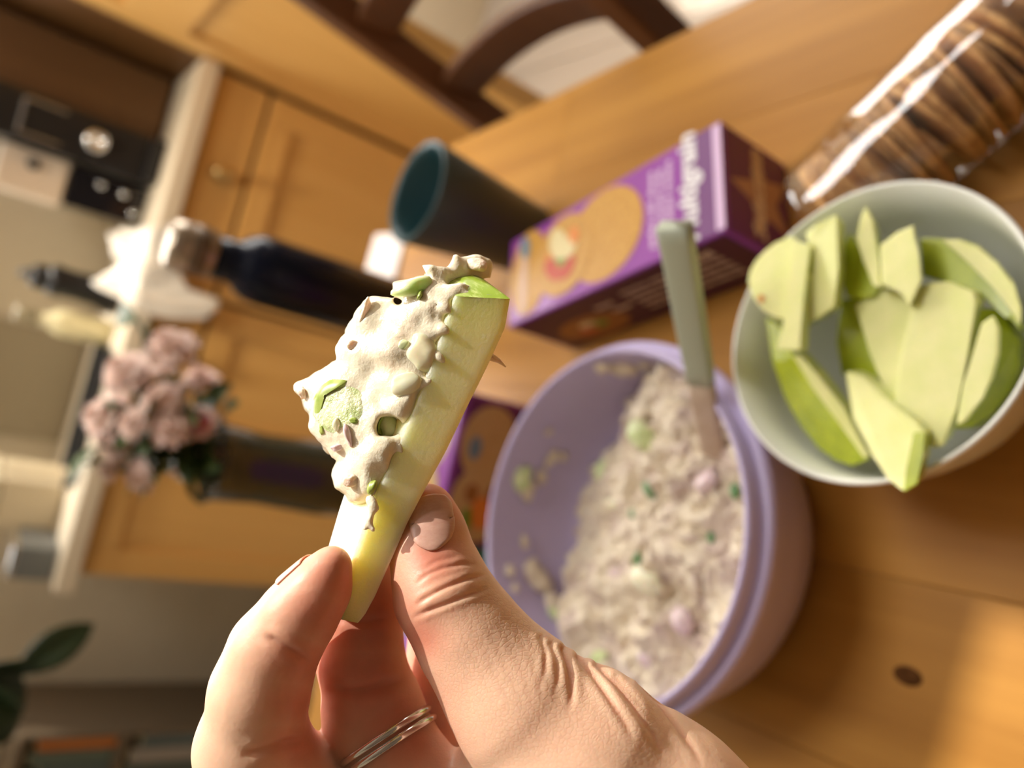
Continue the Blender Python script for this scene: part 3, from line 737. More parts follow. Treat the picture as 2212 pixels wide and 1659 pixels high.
for x, y, a, b, m, r in ((.012, .006, .012, .007, 'print_cream', .4), (-.008, .010, .011, .006, 'print_red', .8), (.006, -.008, .009, .006, 'print_cream', -.5),
                         (-.012, -.006, .008, .005, 'print_red', 2.4), (0, .002, .007, .005, 'print_green', .3), (.012, -.012, .006, .004, 'print_orange', .2), (-.002, .016, .008, .003, 'print_orange', .2)):
    disc('printed_topping', (BW * .5 + x, .143 + y, zt + .0008 + .0002 * random.random()), a * 1.25, b * 1.25, M[m], t, (0, 0, r), n=20)
patch('printed_band', [(-.034, -.005), (.030, -.005), (.030, .005), (-.034, .005)], M['print_pink'], t, (BW * .52, .190, zt + .0006))
disc('printed_badge', (BW * .82, .189, zt + .001), .010, .0055, M['print_blue'], t, (0, 0, .2), n=24)
# near end face
ry = (math.radians(90), 0, 0)
patch('end_panel', [(.002, .002), (BW - .002, .002), (BW - .002, BH - .004), (.002, BH - .004)], M['purple_shaded'], t, (0, -.0001, 0), ry)  # near end painted darker to stand for its shade
st_ = []
for i in range(10):
    r = .034 if i % 2 == 0 else .014; a_ = math.radians(90 + 36 * i); st_.append((r * math.cos(a_), r * math.sin(a_)))
patch('printed_star', st_, M['print_star'], t, (BW / 2, -.0004, BH * .42), ry)
text('Selection', .0175, M['print_tan'], t, (BW / 2, -.0009, BH * .50), 0, 0, .3, bold=.0006, rot=(math.radians(90), 0, 0))
# left side face (local x = 0): panel, cracker picture, small print
rs = (math.radians(90), 0, math.radians(-90))
patch('side_panel', [(.003, .002), (BL - .003, .002), (BL - .003, BH - .003), (.003, BH - .003)], M['purple_side_shaded'], t, (-.0001, BL, 0), rs)
disc('printed_cracker', (-.0005, .158, .024), .034, .020, mat('print_brown', (.33, .13, .03), .5), t, rs)
for x, z, m in ((.150, .026, 'print_green'), (.165, .022, 'print_red'), (.158, .03, 'print_cream')): disc('printed_topping', (-.001, x, z), .009, .005, M[m], t, rs, n=16)
for i in range(5): text('wheat flour, seeds, oil, salt, barley malt', .0052, M['print_tan'], t, (-.0006, .062, .052 - i * .008), rot=rs, bold=.0002)
for y, z in ((.125, .046), (.118, .034), (.030, .056)): text('baked', .007, M['print_tan'], t, (-.0006, y, z), rot=rs, bold=.0003)

# second box lies across, behind the lilac tub
BL2, BW2, BH2 = .245, .078, .070
e2 = np.array([-.016, .527]); a2 = math.atan2(.0252, .228)
t = thing('cracker_box', 'purple and teal cracker box lying behind the lilac tub', 'box', (e2[0], e2[1], TT + .0005), a2)
# local x from -BL2 (left) to 0 (right), y from 0 (near) to BW2
box('carton', (-BL2, 0, 0), (0, BW2, BH2), M['purple'], t, .0018, 3)
zt = BH2 + .0002
patch('teal_band', [(-.205, .002), (-.128, .002), (-.128, BW2 - .002), (-.205, BW2 - .002)], M['teal_card'], t, (0, 0, zt))
disc('printed_cracker', (-.095, .040, zt + .0004), .034, .030, M['cracker_pale'], t); disc('printed_cracker', (-.040, .042, zt), .034, .033, M['cracker_pale'], t)
disc('printed_topping', (-.100, .036, zt + .0009), .020, .017, M['print_orange'], t); disc('printed_topping', (-.085, .052, zt + .0012), .010, .012, M['print_cream'], t)
fy = (math.radians(90), 0, 0)
patch('front_panel', [(-BL2 + .003, .002), (-.003, .002), (-.003, BH2 - .006), (-BL2 + .003, BH2 - .006)], M['purple_shaded'], t, (0, -.0001, 0), fy)  # near face painted darker to stand for its shade
patch('teal_band', [(-.205, .002), (-.128, .002), (-.128, BH2 - .006), (-.205, BH2 - .006)], M['teal_card'], t, (0, -.0005, 0), fy)
disc('printed_cracker', (-.040, -.0005, .036), .034, .029, M['cracker_pale'], t, fy); disc('printed_cracker', (-.091, -.001, .034), .033, .030, M['cracker_pale'], t, fy)
disc('printed_badge', (-.045, -.0012, .050), .010, .0065, M['print_blue'], t, fy)
for x, z, a, b, m in ((-.098, .030, .014, .012, 'print_orange'), (-.083, .044, .008, .007, 'print_brown'), (-.105, .044, .010, .006, 'print_green'), (-.082, .022, .009, .007, 'print_brown')):
    disc('printed_topping', (x, -.0016, z), a, b, M.get(m) or bpy.data.materials[m], t, fy, n=20)

# ------------------------------------------------------------------ crackers in a clear sleeve
A = np.array([.139, .262, TT + .0355]); B = np.array([.290, .131, TT + .0355])
ax = Vector(B - A).normalized()
def cracker_mesh():
    bm = bmesh.new(); n = 28; rows = [(.0, -.5), (.75, -.5), (.97, -.35), (1, 0), (.97, .35), (.75, .5), (0, .5)]
    rings = []
    for r, z in rows:
        if r == 0: rings.append([bm.verts.new((0, 0, z * .0042))])
        else: rings.append([bm.verts.new((r * .0315 * (1 + .03 * math.sin(7 * 2 * math.pi * i / n)) * math.cos(2 * math.pi * i / n), r * .0315 * (1 + .03 * math.sin(7 * 2 * math.pi * i / n)) * math.sin(2 * math.pi * i / n), z * .0042)) for i in range(n)])
    for a, b in zip(rings, rings[1:]):
        for i in range(n):
            j = (i + 1) % n
            if len(a) == 1: bm.faces.new((a[0], b[i], b[j]))
            elif len(b) == 1: bm.faces.new((a[i], a[j], b[0]))
            else: bm.faces.new((a[i], a[j], b[j], b[i]))
    me = bpy.data.meshes.new('cracker'); bmesh.ops.recalc_face_normals(bm, faces=bm.faces); bm.to_mesh(me); bm.free(); me.shade_smooth()
    return me
cm1, cm2 = cracker_mesh(), cracker_mesh(); cm1.materials.append(M['seeded']); cm2.materials.append(M['seeded_b'])
ONES = 'first second third fourth fifth sixth seventh eighth ninth tenth eleventh twelfth thirteenth fourteenth fifteenth sixteenth seventeenth eighteenth nineteenth'.split()
ORD = ONES + [t_ + ('ieth' if u_ == 0 else 'y-' + ONES[u_ - 1]) for t_ in ('twent', 'thirt', 'fort') for u_ in range(10)]
LT = float(np.linalg.norm(B - A)); s_ = .004; i = 0
while s_ < LT - .004:
    o = bpy.data.objects.new('seeded_cracker', (cm1, cm2)[random.random() < .42]); COL.objects.link(o)
    d = (ax + Vector((random.uniform(-.13, .13), random.uniform(-.13, .13), random.uniform(-.22, .06)))).normalized()
    o.location = Vector(A) + ax * s_ + Vector((0, 0, -.0015)); q = d.to_track_quat('Z', 'Y').to_euler(); o.rotation_euler = q
    tag(o, f'thin {"dark " if o.data is cm2 else ""}brown seeded cracker on edge, {ORD[i]} in the sleeve from the purple box end', 'cracker', 'seeded crackers in the clear sleeve')
    s_ += random.choice((.0052, .0058, .0065, .0085)); i += 1
sv = thing('plastic_sleeve', 'clear plastic sleeve holding a row of brown seeded crackers', 'packaging', tuple(A))
pts = [Vector(A) - ax * .010 + (ax * (LT + .02)) * (i / 60) for i in range(61)]
vs, fs = [], []; n = 40; sx = ax.cross(Vector((0, 0, 1))).normalized(); ux = sx.cross(ax)
for i, p in enumerate(pts):
    en = min(1.0, (i + .6) / 4, (60 - i + .6) / 4)
    for j in range(n):
        th = 2 * math.pi * j / n
        rr = .0342 * (.35 + .65 * math.sin(en * math.pi / 2)) * (1 + .006 * math.sin(9 * th + i * .5) + .004 * math.sin(i * .9 + 3 * th))
        vs.append(tuple(p - Vector(A) + sx * rr * math.cos(th) + ux * rr * math.sin(th)))
for i in range(60):
    for j in range(n): fs.append((i * n + j, i * n + (j + 1) % n, (i + 1) * n + (j + 1) % n, (i + 1) * n + j))
me = bpy.data.meshes.new('film'); me.from_pydata(vs, [], fs); link('film', me, M['film'], sv, True)

# ------------------------------------------------------------------ lilac tub
TX, TY = -.066, .320
tub = thing('tub', 'round lilac plastic tub of tuna salad on the table', 'tub', (TX, TY, TT))
lathe('wall', [(0, .0005), (.084, .0005), (.090, .004), (.1015, .026), (.1072, .050), (.1078, .070)], M['lilac'], tub, 128)
lathe('rim', [(.1075, .068), (.1120, .0695), (.1140, .072), (.1142, .0775), (.1128, .0800), (.1115, .0805), (.1098, .0792), (.1085, .0812), (.1082, .0878), (.1070, .0898), (.1052, .0900), (.1042, .0882)], M['lilac'], tub, 128)
lathe('inside', [(.1042, .0882), (.1045, .070), (.1040, .052), (.098, .028), (.089, .006), (0, .004)], M['lilac'], tub, 128)
def vnoise(P, scale, seed):
    """value noise at points P (n,3)"""
    g = np.random.default_rng(seed).uniform(-1, 1, (32, 32, 32)).astype(np.float32)
    q = P * scale; i = np.floor(q).astype(int); f = q - i; f = f * f * (3 - 2 * f); i %= 32; j = (i + 1) % 32
    x, y, z = f[..., 0], f[..., 1], f[..., 2]
    def G(a, b, c): return g[a, b, c]
    c00 = G(i[..., 0], i[..., 1], i[..., 2]) * (1 - x) + G(j[..., 0], i[..., 1], i[..., 2]) * x
    c10 = G(i[..., 0], j[..., 1], i[..., 2]) * (1 - x) + G(j[..., 0], j[..., 1], i[..., 2]) * x
    c01 = G(i[..., 0], i[..., 1], j[..., 2]) * (1 - x) + G(j[..., 0], i[..., 1], j[..., 2]) * x
    c11 = G(i[..., 0], j[..., 1], j[..., 2]) * (1 - x) + G(j[..., 0], j[..., 1], j[..., 2]) * x
    return (c00 * (1 - y) + c10 * y) * (1 - z) + (c01 * (1 - y) + c11 * y) * z
def rin(z):   # inside radius of the tub
    return np.interp(z, [.004, .006, .028, .052, .07, .0882], [.085, .089, .098, .104, .1045, .1042])
def salad_h(x, y):
    """height of the salad above the table top; x, y relative to the tub centre"""
    e = .046 - .60 * (y - .030 + .10 * x) 
    e = np.where(e > .058, .058 + (e - .058) * .12, e); e = np.clip(e, .004, .068)
    return e
n = 230; g = np.linspace(-.106, .106, n); GX, GY = np.meshgrid(g, g, indexing='ij')
P = np.stack([GX, GY, np.zeros_like(GX)], -1) + 5
hh = salad_h(GX, GY)
lump = .0085 * vnoise(P, 42, 1) + .0085 * np.abs(vnoise(P, 95, 2)) + .0050 * np.abs(vnoise(P, 190, 3)) + .0014 * vnoise(P, 420, 4)
H = np.maximum(hh + lump, .0055); RR = np.hypot(GX, GY)
idx = -np.ones((n, n), int); vs = []
for i in range(n):
    for j in range(n):
        if RR[i, j] < rin(H[i, j]) - .0006: idx[i, j] = len(vs); vs.append((GX[i, j], GY[i, j], H[i, j]))
fs = [(idx[i, j], idx[i + 1, j], idx[i + 1, j + 1], idx[i, j + 1]) for i in range(n - 1) for j in range(n - 1)
      if min(idx[i, j], idx[i + 1, j], idx[i + 1, j + 1], idx[i, j + 1]) >= 0 and max(H[i, j], H[i + 1, j], H[i, j + 1]) > .0065]
me = bpy.data.meshes.new('tuna_salad'); me.from_pydata(vs, [], fs)
sal = link('tuna_salad', me, M['salad'], None, True); sal.location = (TX, TY, TT)
tag(sal, 'lumpy tuna mayonnaise salad heaped inside the lilac tub', 'salad')
HI = lambda x, y: float(np.interp(0, [0], [0])) + float(H[np.clip(int((x + .106) / .212 * (n - 1)), 0, n - 1), np.clip(int((y + .106) / .212 * (n - 1)), 0, n - 1)])
def in_tub(px, py):
    z = TT + .05
    for _ in range(6):
        p = on_z(px, py, z); x, y = p[0] - TX, p[1] - TY
        z = TT + (HI(x, y) if math.hypot(x, y) < .103 else .05)
    return x, y, z - TT
for i, (px, py, r, m, nm) in enumerate(((1390, 945, 32, 'cucumber', 'cucumber_piece'), (1300, 1015, 20, 'cucumber', 'cucumber_piece'), (1330, 1090, 16, 'onion_pale', 'onion_piece'),
        (1400, 1255, 26, 'onion_pale', 'cucumber_piece'), (1375, 1210, 14, 'herb', 'herb_piece'), (1405, 1060, 14, 'herb', 'herb_piece'), (1590, 1065, 13, 'herb', 'herb_piece'), (1535, 1165, 11, 'herb', 'herb_piece'),
        (1365, 1110, 9, 'herb', 'herb_piece'), (1275, 1180, 10, 'herb', 'herb_piece'), (1330, 1240, 12, 'onion', 'onion_piece'), (1395, 1420, 18, 'onion', 'onion_piece'), (1470, 1340, 22, 'onion', 'onion_piece'),
        (1450, 930, 22, 'salad', 'tuna_lump'), (1390, 890, 26, 'salad', 'tuna_lump'), (1530, 1040, 26, 'onion', 'onion_piece'), (1290, 1420, 16, 'cucumber', 'cucumber_piece'), (1500, 1250, 20, 'salad', 'tuna_lump'))):
    x, y, z = in_tub(px, py)
    if math.hypot(x, y) > .1: x, y = x * .097 / math.hypot(x, y), y * .097 / math.hypot(x, y)
    s = r * .52 / F_PX
    blob(nm, (x, y, HI(x, y) + s * .15), (s * 1.2, s * .8, s * .55), M[m], sal, i, .35, 2, (random.uniform(-.5, .5), random.uniform(-.5, .5), random.uniform(0, 3)))
# scraps stuck to the inside wall
for i, (px, py, r, m) in enumerate(((1345, 793, 26, 'salad'), (1300, 790, 18, 'salad'), (1390, 785, 14, 'salad'), (1130, 1040, 30, 'cucumber'), (1165, 1030, 16, 'salad'), (1195, 985, 18, 'salad'), (1180, 1000, 12, 'salad'), (1215, 985, 12, 'salad'),
        (1130, 1170, 13, 'salad'), (1145, 1230, 26, 'salad'), (1165, 1260, 30, 'salad'), (1190, 1300, 26, 'salad'), (1110, 1270, 10, 'salad'), (1200, 1330, 22, 'cucumber'), (1100, 1235, 14, 'salad'), (1140, 1060, 20, 'salad'), (1185, 930, 9, 'salad'))):
    v = ray(px, py); best = None
    for q in np.linspace(.25, .6, 700):
        p = CAM + v * q; x, y, z = p[0] - TX, p[1] - TY, p[2] - TT
        if z < .088 and math.hypot(x, y) > rin(max(z, .005)) - .001 and y > -.05 and z > 0: best = (x, y, z); break
    if best is None: continue
    x, y, z = best; s = r * .56 / F_PX; rr = math.hypot(x, y)
    o = blob('salad_scrap', (x * (1 - .0015 / rr), y * (1 - .0015 / rr), z), (s, s * .8, s * .30), M[m], sal, 40 + i, .4, 2)
    o.rotation_euler = Vector((-x, -y, .02)).to_track_quat('Z', 'Y').to_euler()

# ------------------------------------------------------------------ spatula standing in the salad
e0 = on_z(1545, 1000, TT + .056); e1 = on_z(1456, 487, TT + .168)
t = thing('spatula', 'sage green spatula handle leaning on the tub rim', 'spatula', tuple(e0))
v = e1 - e0; cut = .40
sweep('shaft', [tuple(v * q) for q in np.linspace(-.06, cut, 8)], rrect(.0068, .0034, .002), M['sage_dirty'], t, up=(0, -.4, 1))
sweep('handle', [tuple(v * q) for q in np.linspace(cut, 1, 12)], rrect(.0074, .0042, .0016), M['sage'], t, up=(0, -.4, 1), scale=[.92 + .12 * i / 11 for i in range(12)])

# ------------------------------------------------------------------ white bowl of apple pieces
BX, BY = .0655, .1865
bw_ = thing('bowl', 'white china bowl filled with green apple pieces', 'bowl', (BX, BY, TT))
lathe('shell', [(0, .0005), (.030, .0005), (.034, .003), (.0365, .006), (.046, .020), (.057, .042), (.0645, .066), (.0690, .0895), (.0693, .091), (.0685, .092), (.0672, .0915), (.0625, .066), (.055, .044), (.044, .023), (.033, .010), (0, .008)], M['white_bowl'], bw_, 128)

def Z6(pts): return [(1540 + x / 2.127, 340 + y / 2.127) for x, y in pts]
def apple_piece(label, pts, zs, ext, skin=(), top='flesh', side='flesh2', bot='flesh', smooth_edge=.0012):
    """a slab of apple: outline unprojected at heights zs (one value or per vertex), thickness vector ext; skin = indices of edges that carry peel"""
    pts = Z6(pts); n = len(pts)
    if not hasattr(zs, '__len__'): zs = [zs] * n
    T_ = np.array([on_z(px, py, z) for (px, py), z in zip(pts, zs)])
    c = T_.mean(0); T_ = T_ - c; E_ = np.array(ext)
    bm = bmesh.new(); tv = [bm.verts.new(p) for p in T_]; bv = [bm.verts.new(p * .94 + E_) for p in T_]
    mats = [M[top], M[side], M['skin_apple'], M[bot]]
    f = bm.faces.new(tv); f.material_index = 0
    f = bm.faces.new(bv[::-1]); f.material_index = 3
    for i in range(n):
        f = bm.faces.new((tv[i], bv[i], bv[(i + 1) % n], tv[(i + 1) % n])); f.material_index = 2 if i in skin else 1
    bmesh.ops.bevel(bm, geom=list(bm.edges), offset=smooth_edge, segments=2, affect='EDGES', profile=.6)
    o = from_bm('apple_piece', bm, mats, None, False); o.location = c
    tag(o, label, 'apple piece', 'apple pieces in the white bowl')
    return o
ap = apple_piece
ap('round-edged pale apple slab with a brown spot overhanging the bowl rim', [(160, 560), (172, 510), (200, 465), (245, 420), (290, 390), (350, 358), (385, 372), (380, 560), (345, 745), (285, 735), (230, 705), (190, 655), (168, 610)], .851, (-.001, .001, -.008), (0, 1, 2, 3, 4, 9, 10, 11, 12))
o = bpy.context.scene.objects[-1] if False else None
ap('narrow apple stick lying along the round slab at the left rim', [(360, 372), (450, 402), (428, 540), (402, 690), (402, 890), (290, 882), (325, 750), (350, 560)], .855, (.001, .0, -.007), (1,))
ap('upright apple wedge with green peel below, nearest the cracker box', [(420, 350), (480, 305), (572, 258), (578, 500), (560, 690), (480, 740), (395, 785), (405, 600), (452, 402)], [.853, .856, .858, .853, .848, .846, .846, .848, .852], (.003, .006, -.016), (0, 1, 4, 5), side='flesh')
ap('thin pointed apple sliver at the back of the bowl', [(655, 370), (675, 280), (702, 220), (738, 290), (762, 480), (775, 600), (735, 590), (690, 470)], .846, (.002, .004, -.012), ())
ap('small triangular apple piece with peel on its upper edge', [(765, 405), (840, 345), (922, 308), (945, 430), (962, 565), (905, 690), (862, 605), (775, 585)], .848, (.002, .006, -.012), (0, 1))
ap('glossy green peel side of an apple piece in the centre of the bowl', [(578, 500), (595, 410), (625, 342), (690, 440), (765, 600), (740, 640), (680, 650), (610, 640)], .836, (.002, .004, -.016), (0, 1, 2, 3, 4, 5, 6, 7), top='skin_apple')
ap('pale rectangular apple slab under the largest slab', [(650, 682), (700, 640), (770, 605), (840, 598), (880, 630), (925, 692), (930, 900), (905, 1110), (800, 1110), (715, 880)], .833, (.002, .003, -.010), (0, 1, 2, 3))
ap('largest flat apple slab lying across the middle of the bowl', [(925, 598), (1000, 575), (1080, 570), (1200, 615), (1212, 665), (1170, 900), (1120, 1150), (1055, 1335), (960, 1335), (830, 1135), (855, 950), (895, 760)], [.842, .843, .843, .843, .843, .842, .841, .840, .840, .841, .841, .842], (.004, .001, -.010), (0, 1, 2))
ap('apple wedge with a wide green peel arc at the near right side', [(1225, 690), (1300, 690), (1360, 740), (1408, 840), (1405, 960), (1360, 1080), (1280, 1180), (1180, 1245), (1105, 1250), (1150, 1010)], [.838, .832, .824, .820, .820, .822, .826, .830, .834, .838], (.002, .002, -.018), (0, 1, 2, 3, 4, 5, 6, 7), top='skin_apple')
ap('flat cut face of the peel-arced wedge at the right side', [(1232, 760), (1290, 720), (1316, 780), (1312, 900), (1285, 1010), (1235, 1110), (1160, 1215), (1115, 1235), (1150, 1040)], .8415, (.001, .001, -.005), ())
ap('long curved green apple peel piece along the right wall of the bowl', [(948, 365), (1060, 370), (1140, 410), (1230, 490), (1320, 590), (1385, 700), (1415, 800), (1360, 730), (1260, 660), (1190, 610), (1080, 560), (960, 545)], .832, (.002, .002, -.014), tuple(range(12)), top='skin_apple')
ap('pale curved apple slice leaning on the right wall of the bowl', [(1045, 378), (1130, 378), (1220, 410), (1310, 490), (1390, 590), (1420, 700), (1415, 780), (1360, 690), (1280, 590), (1170, 480)], .837, (.004, .004, -.008), (0, 1, 2, 3, 4))
ap('olive green apple wedge deep in the middle of the bowl', [(585, 650), (700, 640), (700, 760), (720, 880), (780, 1060), (720, 1050), (640, 1000), (590, 1000), (565, 850)], [.826, .827, .824, .822, .822, .820, .818, .818, .820], (.002, .002, -.012), tuple(range(9)), top='skin_apple')
ap('dark green peeled-side apple wedge along the left wall of the bowl', [(240, 735), (300, 760), (380, 925), (450, 1020), (560, 1170), (650, 1290), (725, 1390), (640, 1420), (560, 1395), (480, 1335), (400, 1235), (330, 1110), (270, 940)], [.842, .842, .84, .838, .834, .830, .826, .823, .822, .822, .824, .828, .834], (.006, .004, -.014), (6, 7, 8, 9, 10, 11, 12), top='skin_apple')
ap('thin pale cut edge of apple above the dark green wedge', [(365, 915), (400, 905), (480, 1000), (600, 1150), (722, 1385), (690, 1380), (560, 1195), (450, 1050)], [.843, .844, .841, .837, .829, .828, .835, .839], (.004, .002, -.008), ())
ap('apple slice poking over the front rim with a green peel end', [(605, 985), (640, 985), (690, 1012), (800, 1110), (930, 1215), (975, 1270), (960, 1390), (935, 1510), (870, 1535), (800, 1480), (735, 1375), (640, 1200)], [.838, .838, .839, .842, .846, .848, .850, .851, .851, .849, .846, .841], (.004, .001, -.009), (5, 6, 7), top='flesh')
bpy.data.objects['apple_piece'].select_set(False)
sp = on_z(1540 + 222 / 2.127, 340 + 650 / 2.127, .8512)
fsl = bpy.data.objects['apple_piece']
disc('core_spot', tuple(Vector(sp) - fsl.location), .0024, .0018, M['seed'], fsl, (0, 0, .6), .0003, 14)
# peel end of the front slice
pe = apple_piece('green peel end of the slice poking over the front rim', [(920, 1262), (978, 1258), (965, 1380), (940, 1500), (872, 1540), (888, 1430)], .8525, (0, 0, -.0015), (), top='skin_apple', side='skin_apple', smooth_edge=.0005)
fr_ = [o for o in COL.objects if o.name.startswith('apple_piece') and o.get('label', '').startswith('apple slice poking')][0]
for k_ in ('label', 'category', 'group'): del pe[k_]
pe.name = 'peel'; pe.parent = fr_; pe.location = pe.location - fr_.location

# ------------------------------------------------------------------ signed distance modelling (camera-aligned metres: x right, y up, z towards the viewer)
D0 = 0.165
def cpx(px, py, dd=0.0):
    """pixel + extra depth in mm -> camera-aligned point"""
    d = D0 + dd * .001
    return np.array([(px - CX) / F_PX * d, -(py - CY) / F_PX * d, -d])
def rpx(r, dd=0.0): return r * (D0 + dd * .001) / F_PX
def to_world(P): return CAM + np.asarray(P) @ R_CAM.T
def smin(a, b, k):
    h = np.clip(.5 + .5 * (b - a) / k, 0, 1)
    return b + (a - b) * h - k * h * (1 - h)
class Grid:
    def __init__(s, lo, hi, h):
        s.lo = np.array(lo, float); s.h = h; s.n = np.ceil((np.array(hi) - s.lo) / h).astype(int) + 1
        s.ax = [s.lo[i] + h * np.arange(s.n[i]) for i in range(3)]
    def new(s): return np.full(s.n, .02, np.float32)
    def sub(s, lo, hi):
        a = np.clip(np.floor((lo - s.lo) / s.h).astype(int), 0, s.n); b = np.clip(np.ceil((hi - s.lo) / s.h).astype(int) + 1, 0, s.n)
        return tuple(slice(i, j) for i, j in zip(a, b))
    def pts(s, sl):
        return [a[x].astype(np.float32).reshape([-1 if i == k else 1 for k in range(3)]) for i, (a, x) in enumerate(zip(s.ax, sl))]
    def cone(s, F, a, b, ra, rb, k, squash=None):
        m = max(ra, rb) + .014
        sl = s.sub(np.minimum(a, b) - m, np.maximum(a, b) + m)
        X, Y, Z = s.pts(sl)
        d = b - a; L2 = max(float(d @ d), 1e-12)
        px, py, pz = X - a[0], Y - a[1], Z - a[2]
        t = np.clip((px * d[0] + py * d[1] + pz * d[2]) / L2, 0, 1)
        q = np.sqrt((px - t * d[0]) ** 2 + (py - t * d[1]) ** 2 + (pz - t * d[2]) ** 2) - (ra + (rb - ra) * t)
        F[sl] = smin(F[sl], q, k)
    def chain(s, pts, k):
        F = s.new()
        for (a, ra), (b, rb) in zip(pts, pts[1:]): s.cone(F, a, b, ra, rb, k)
        return F
    def mesh(s, F):
        F = F.copy()
        for ax in range(3):
            ix = [slice(None)] * 3
            for e in (0, -1): ix[ax] = e; F[tuple(ix)] = np.maximum(F[tuple(ix)], s.h)
        S = F < 0
        cnt = np.zeros(np.array(F.shape) - 1, np.int8)
        C8 = [(i, j, k) for i in (0, 1) for j in (0, 1) for k in (0, 1)]
        def cs(c): return tuple(slice(x, (-1 if x == 0 else None)) for x in c)
        for c in C8: cnt += S[cs(c)]
        act = (cnt > 0) & (cnt < 8); I = np.argwhere(act)
        pos = np.zeros((len(I), 3)); num = np.zeros(len(I))
        for c in C8:
            for ax in range(3):
                if c[ax]: continue
                d = list(c); d[ax] = 1
                fa = F[tuple((I + c).T)]; fb = F[tuple((I + d).T)]
                m = (fa < 0) != (fb < 0); t = np.where(m, fa / np.where(m, fa - fb, 1), 0)
                p = np.repeat(np.array(c, float)[None], len(I), 0); p[:, ax] = t
                pos += p * m[:, None]; num += m
        V = s.lo + s.h * (I + pos / num[:, None])
        idx = -np.ones(act.shape, np.int64); idx[act] = np.arange(len(I))
        Q = []
        for ax in range(3):
            o1, o2 = [(1, 2), (2, 0), (0, 1)][ax]
            a = [slice(None)] * 3; b = [slice(None)] * 3; a[ax] = slice(0, -1); b[ax] = slice(1, None)
            sa, sb = S[tuple(a)], S[tuple(b)]
            E = np.argwhere(sa != sb); E = E[(E[:, o1] > 0) & (E[:, o2] > 0) & (E[:, o1] < F.shape[o1] - 1) & (E[:, o2] < F.shape[o2] - 1)]
            u = np.zeros(3, int); v = np.zeros(3, int); u[o1] = 1; v[o2] = 1
            q = np.stack([idx[tuple((E - u - v).T)], idx[tuple((E - v).T)], idx[tuple(E.T)], idx[tuple((E - u).T)]], 1)
            fl_ = ~sa[tuple(E.T)]
            q[fl_] = q[fl_][:, ::-1]; Q.append(q)
        return V, np.concatenate(Q)
def np_mesh(name, V, Q):
    me = bpy.data.meshes.new(name)
    me.vertices.add(len(V)); me.vertices.foreach_set('co', np.asarray(V, np.float32).ravel())
    me.loops.add(Q.size); me.loops.foreach_set('vertex_index', Q.astype(np.int32).ravel())
    me.polygons.add(len(Q)); me.polygons.foreach_set('loop_start', np.arange(0, Q.size, 4, dtype=np.int32)); me.polygons.foreach_set('loop_total', np.full(len(Q), 4, np.int32))
    me.update(calc_edges=True); me.validate(); me.shade_smooth()
    return me
def smooth_np(V, Q, it, lam=.5):
    e = np.concatenate([Q[:, [0, 1]], Q[:, [1, 2]], Q[:, [2, 3]], Q[:, [3, 0]]])
    for _ in range(it):
        A_ = np.zeros_like(V); c = np.zeros(len(V))
        for a in range(3):
            A_[:, a] = np.bincount(e[:, 0], V[e[:, 1], a], len(V)) + np.bincount(e[:, 1], V[e[:, 0], a], len(V))
        c = np.bincount(e[:, 0], minlength=len(V)) + np.bincount(e[:, 1], minlength=len(V))
        V = V + lam * (A_ / c[:, None] - V)
    return V

# ------------------------------------------------------------------ the hand
def ch_pts(rows): return [(cpx(x, y, d), rpx(r, d)) for x, y, r, d in rows]
THUMB = [(924, 1092, 46, 10.5), (928, 1130, 64, 10.5), (932, 1195, 83, 9), (958, 1285, 101, 6), (1020, 1382, 112, 5), (1085, 1470, 128, 4), (1128, 1522, 143, 3), (1255, 1638, 190, 3), (1400, 1790, 236, 4), (1590, 2000, 280, 5)]
INDEX = [(716, 1222, 43, -3), (690, 1270, 65, -2.5), (645, 1330, 79, -2), (592, 1405, 92, -1), (562, 1490, 100, 0), (545, 1610, 114, 4), (620, 1720, 122, 11), (820, 1880, 150, 22)]
MIDDLE = [(772, 1130, 44, 25), (782, 1190, 62, 23), (786, 1290, 78, 21), (780, 1340, 82, 20), (778, 1420, 88, 19), (806, 1535, 102, 20), (862, 1650, 99, 17), (980, 1810, 138, 14)]
RING = [(938, 1352, 58, 42), (955, 1430, 72, 40), (985, 1560, 82, 38), (1010, 1680, 92, 34), (1090, 1830, 120, 26)]
PINKY = [(1050, 1470, 50, 52), (1075, 1570, 62, 50), (1140, 1720, 80, 46), (1210, 1860, 110, 42)]
PALM = [(820, 1880, 150, 22), (1000, 1980, 170, 20), (1250, 2060, 210, 16), (1590, 2080, 260, 10), (2050, 2480, 300, 8)]
lo = np.array([(400 - CX) / F_PX * D0, -(2560 - CY) / F_PX * D0, -D0 - .072]); hi = np.array([(2230 - CX) / F_PX * D0, -(1020 - CY) / F_PX * D0, -D0 + .034])
G_ = Grid(lo, hi, .00085)
hand = G_.chain(ch_pts(THUMB), .004)
palm = G_.chain(ch_pts(PALM), .010)
for a, b in (((980, 1810, 138, 14), (1400, 2000, 220, 16)), ((1090, 1830, 120, 26), (1450, 2030, 200, 24)), ((1210, 1860, 110, 42), (1500, 2050, 190, 38)), ((1128, 1560, 120, 10), (1100, 1900, 150, 26))):
    (pa, ra), (pb, rb) = ch_pts([a, b]); G_.cone(palm, pa, pb, ra, rb, .010)
hand = smin(hand, palm, .007); del palm
for rows in (INDEX, MIDDLE, RING, PINKY):
    hand = smin(hand, G_.chain(ch_pts(rows), .0035), .0016)
V, Q = G_.mesh(hand); del hand
V = smooth_np(V, Q, 3)
me = np_mesh('tmp_hand', V, Q)
tmp = bpy.data.objects.new('tmp_hand', me); COL.objects.link(tmp)
sm = tmp.modifiers.new('s', 'SUBSURF'); sm.levels = 1; sm.render_levels = 1
dg = bpy.context.evaluated_depsgraph_get(); ev = tmp.evaluated_get(dg).to_mesh()
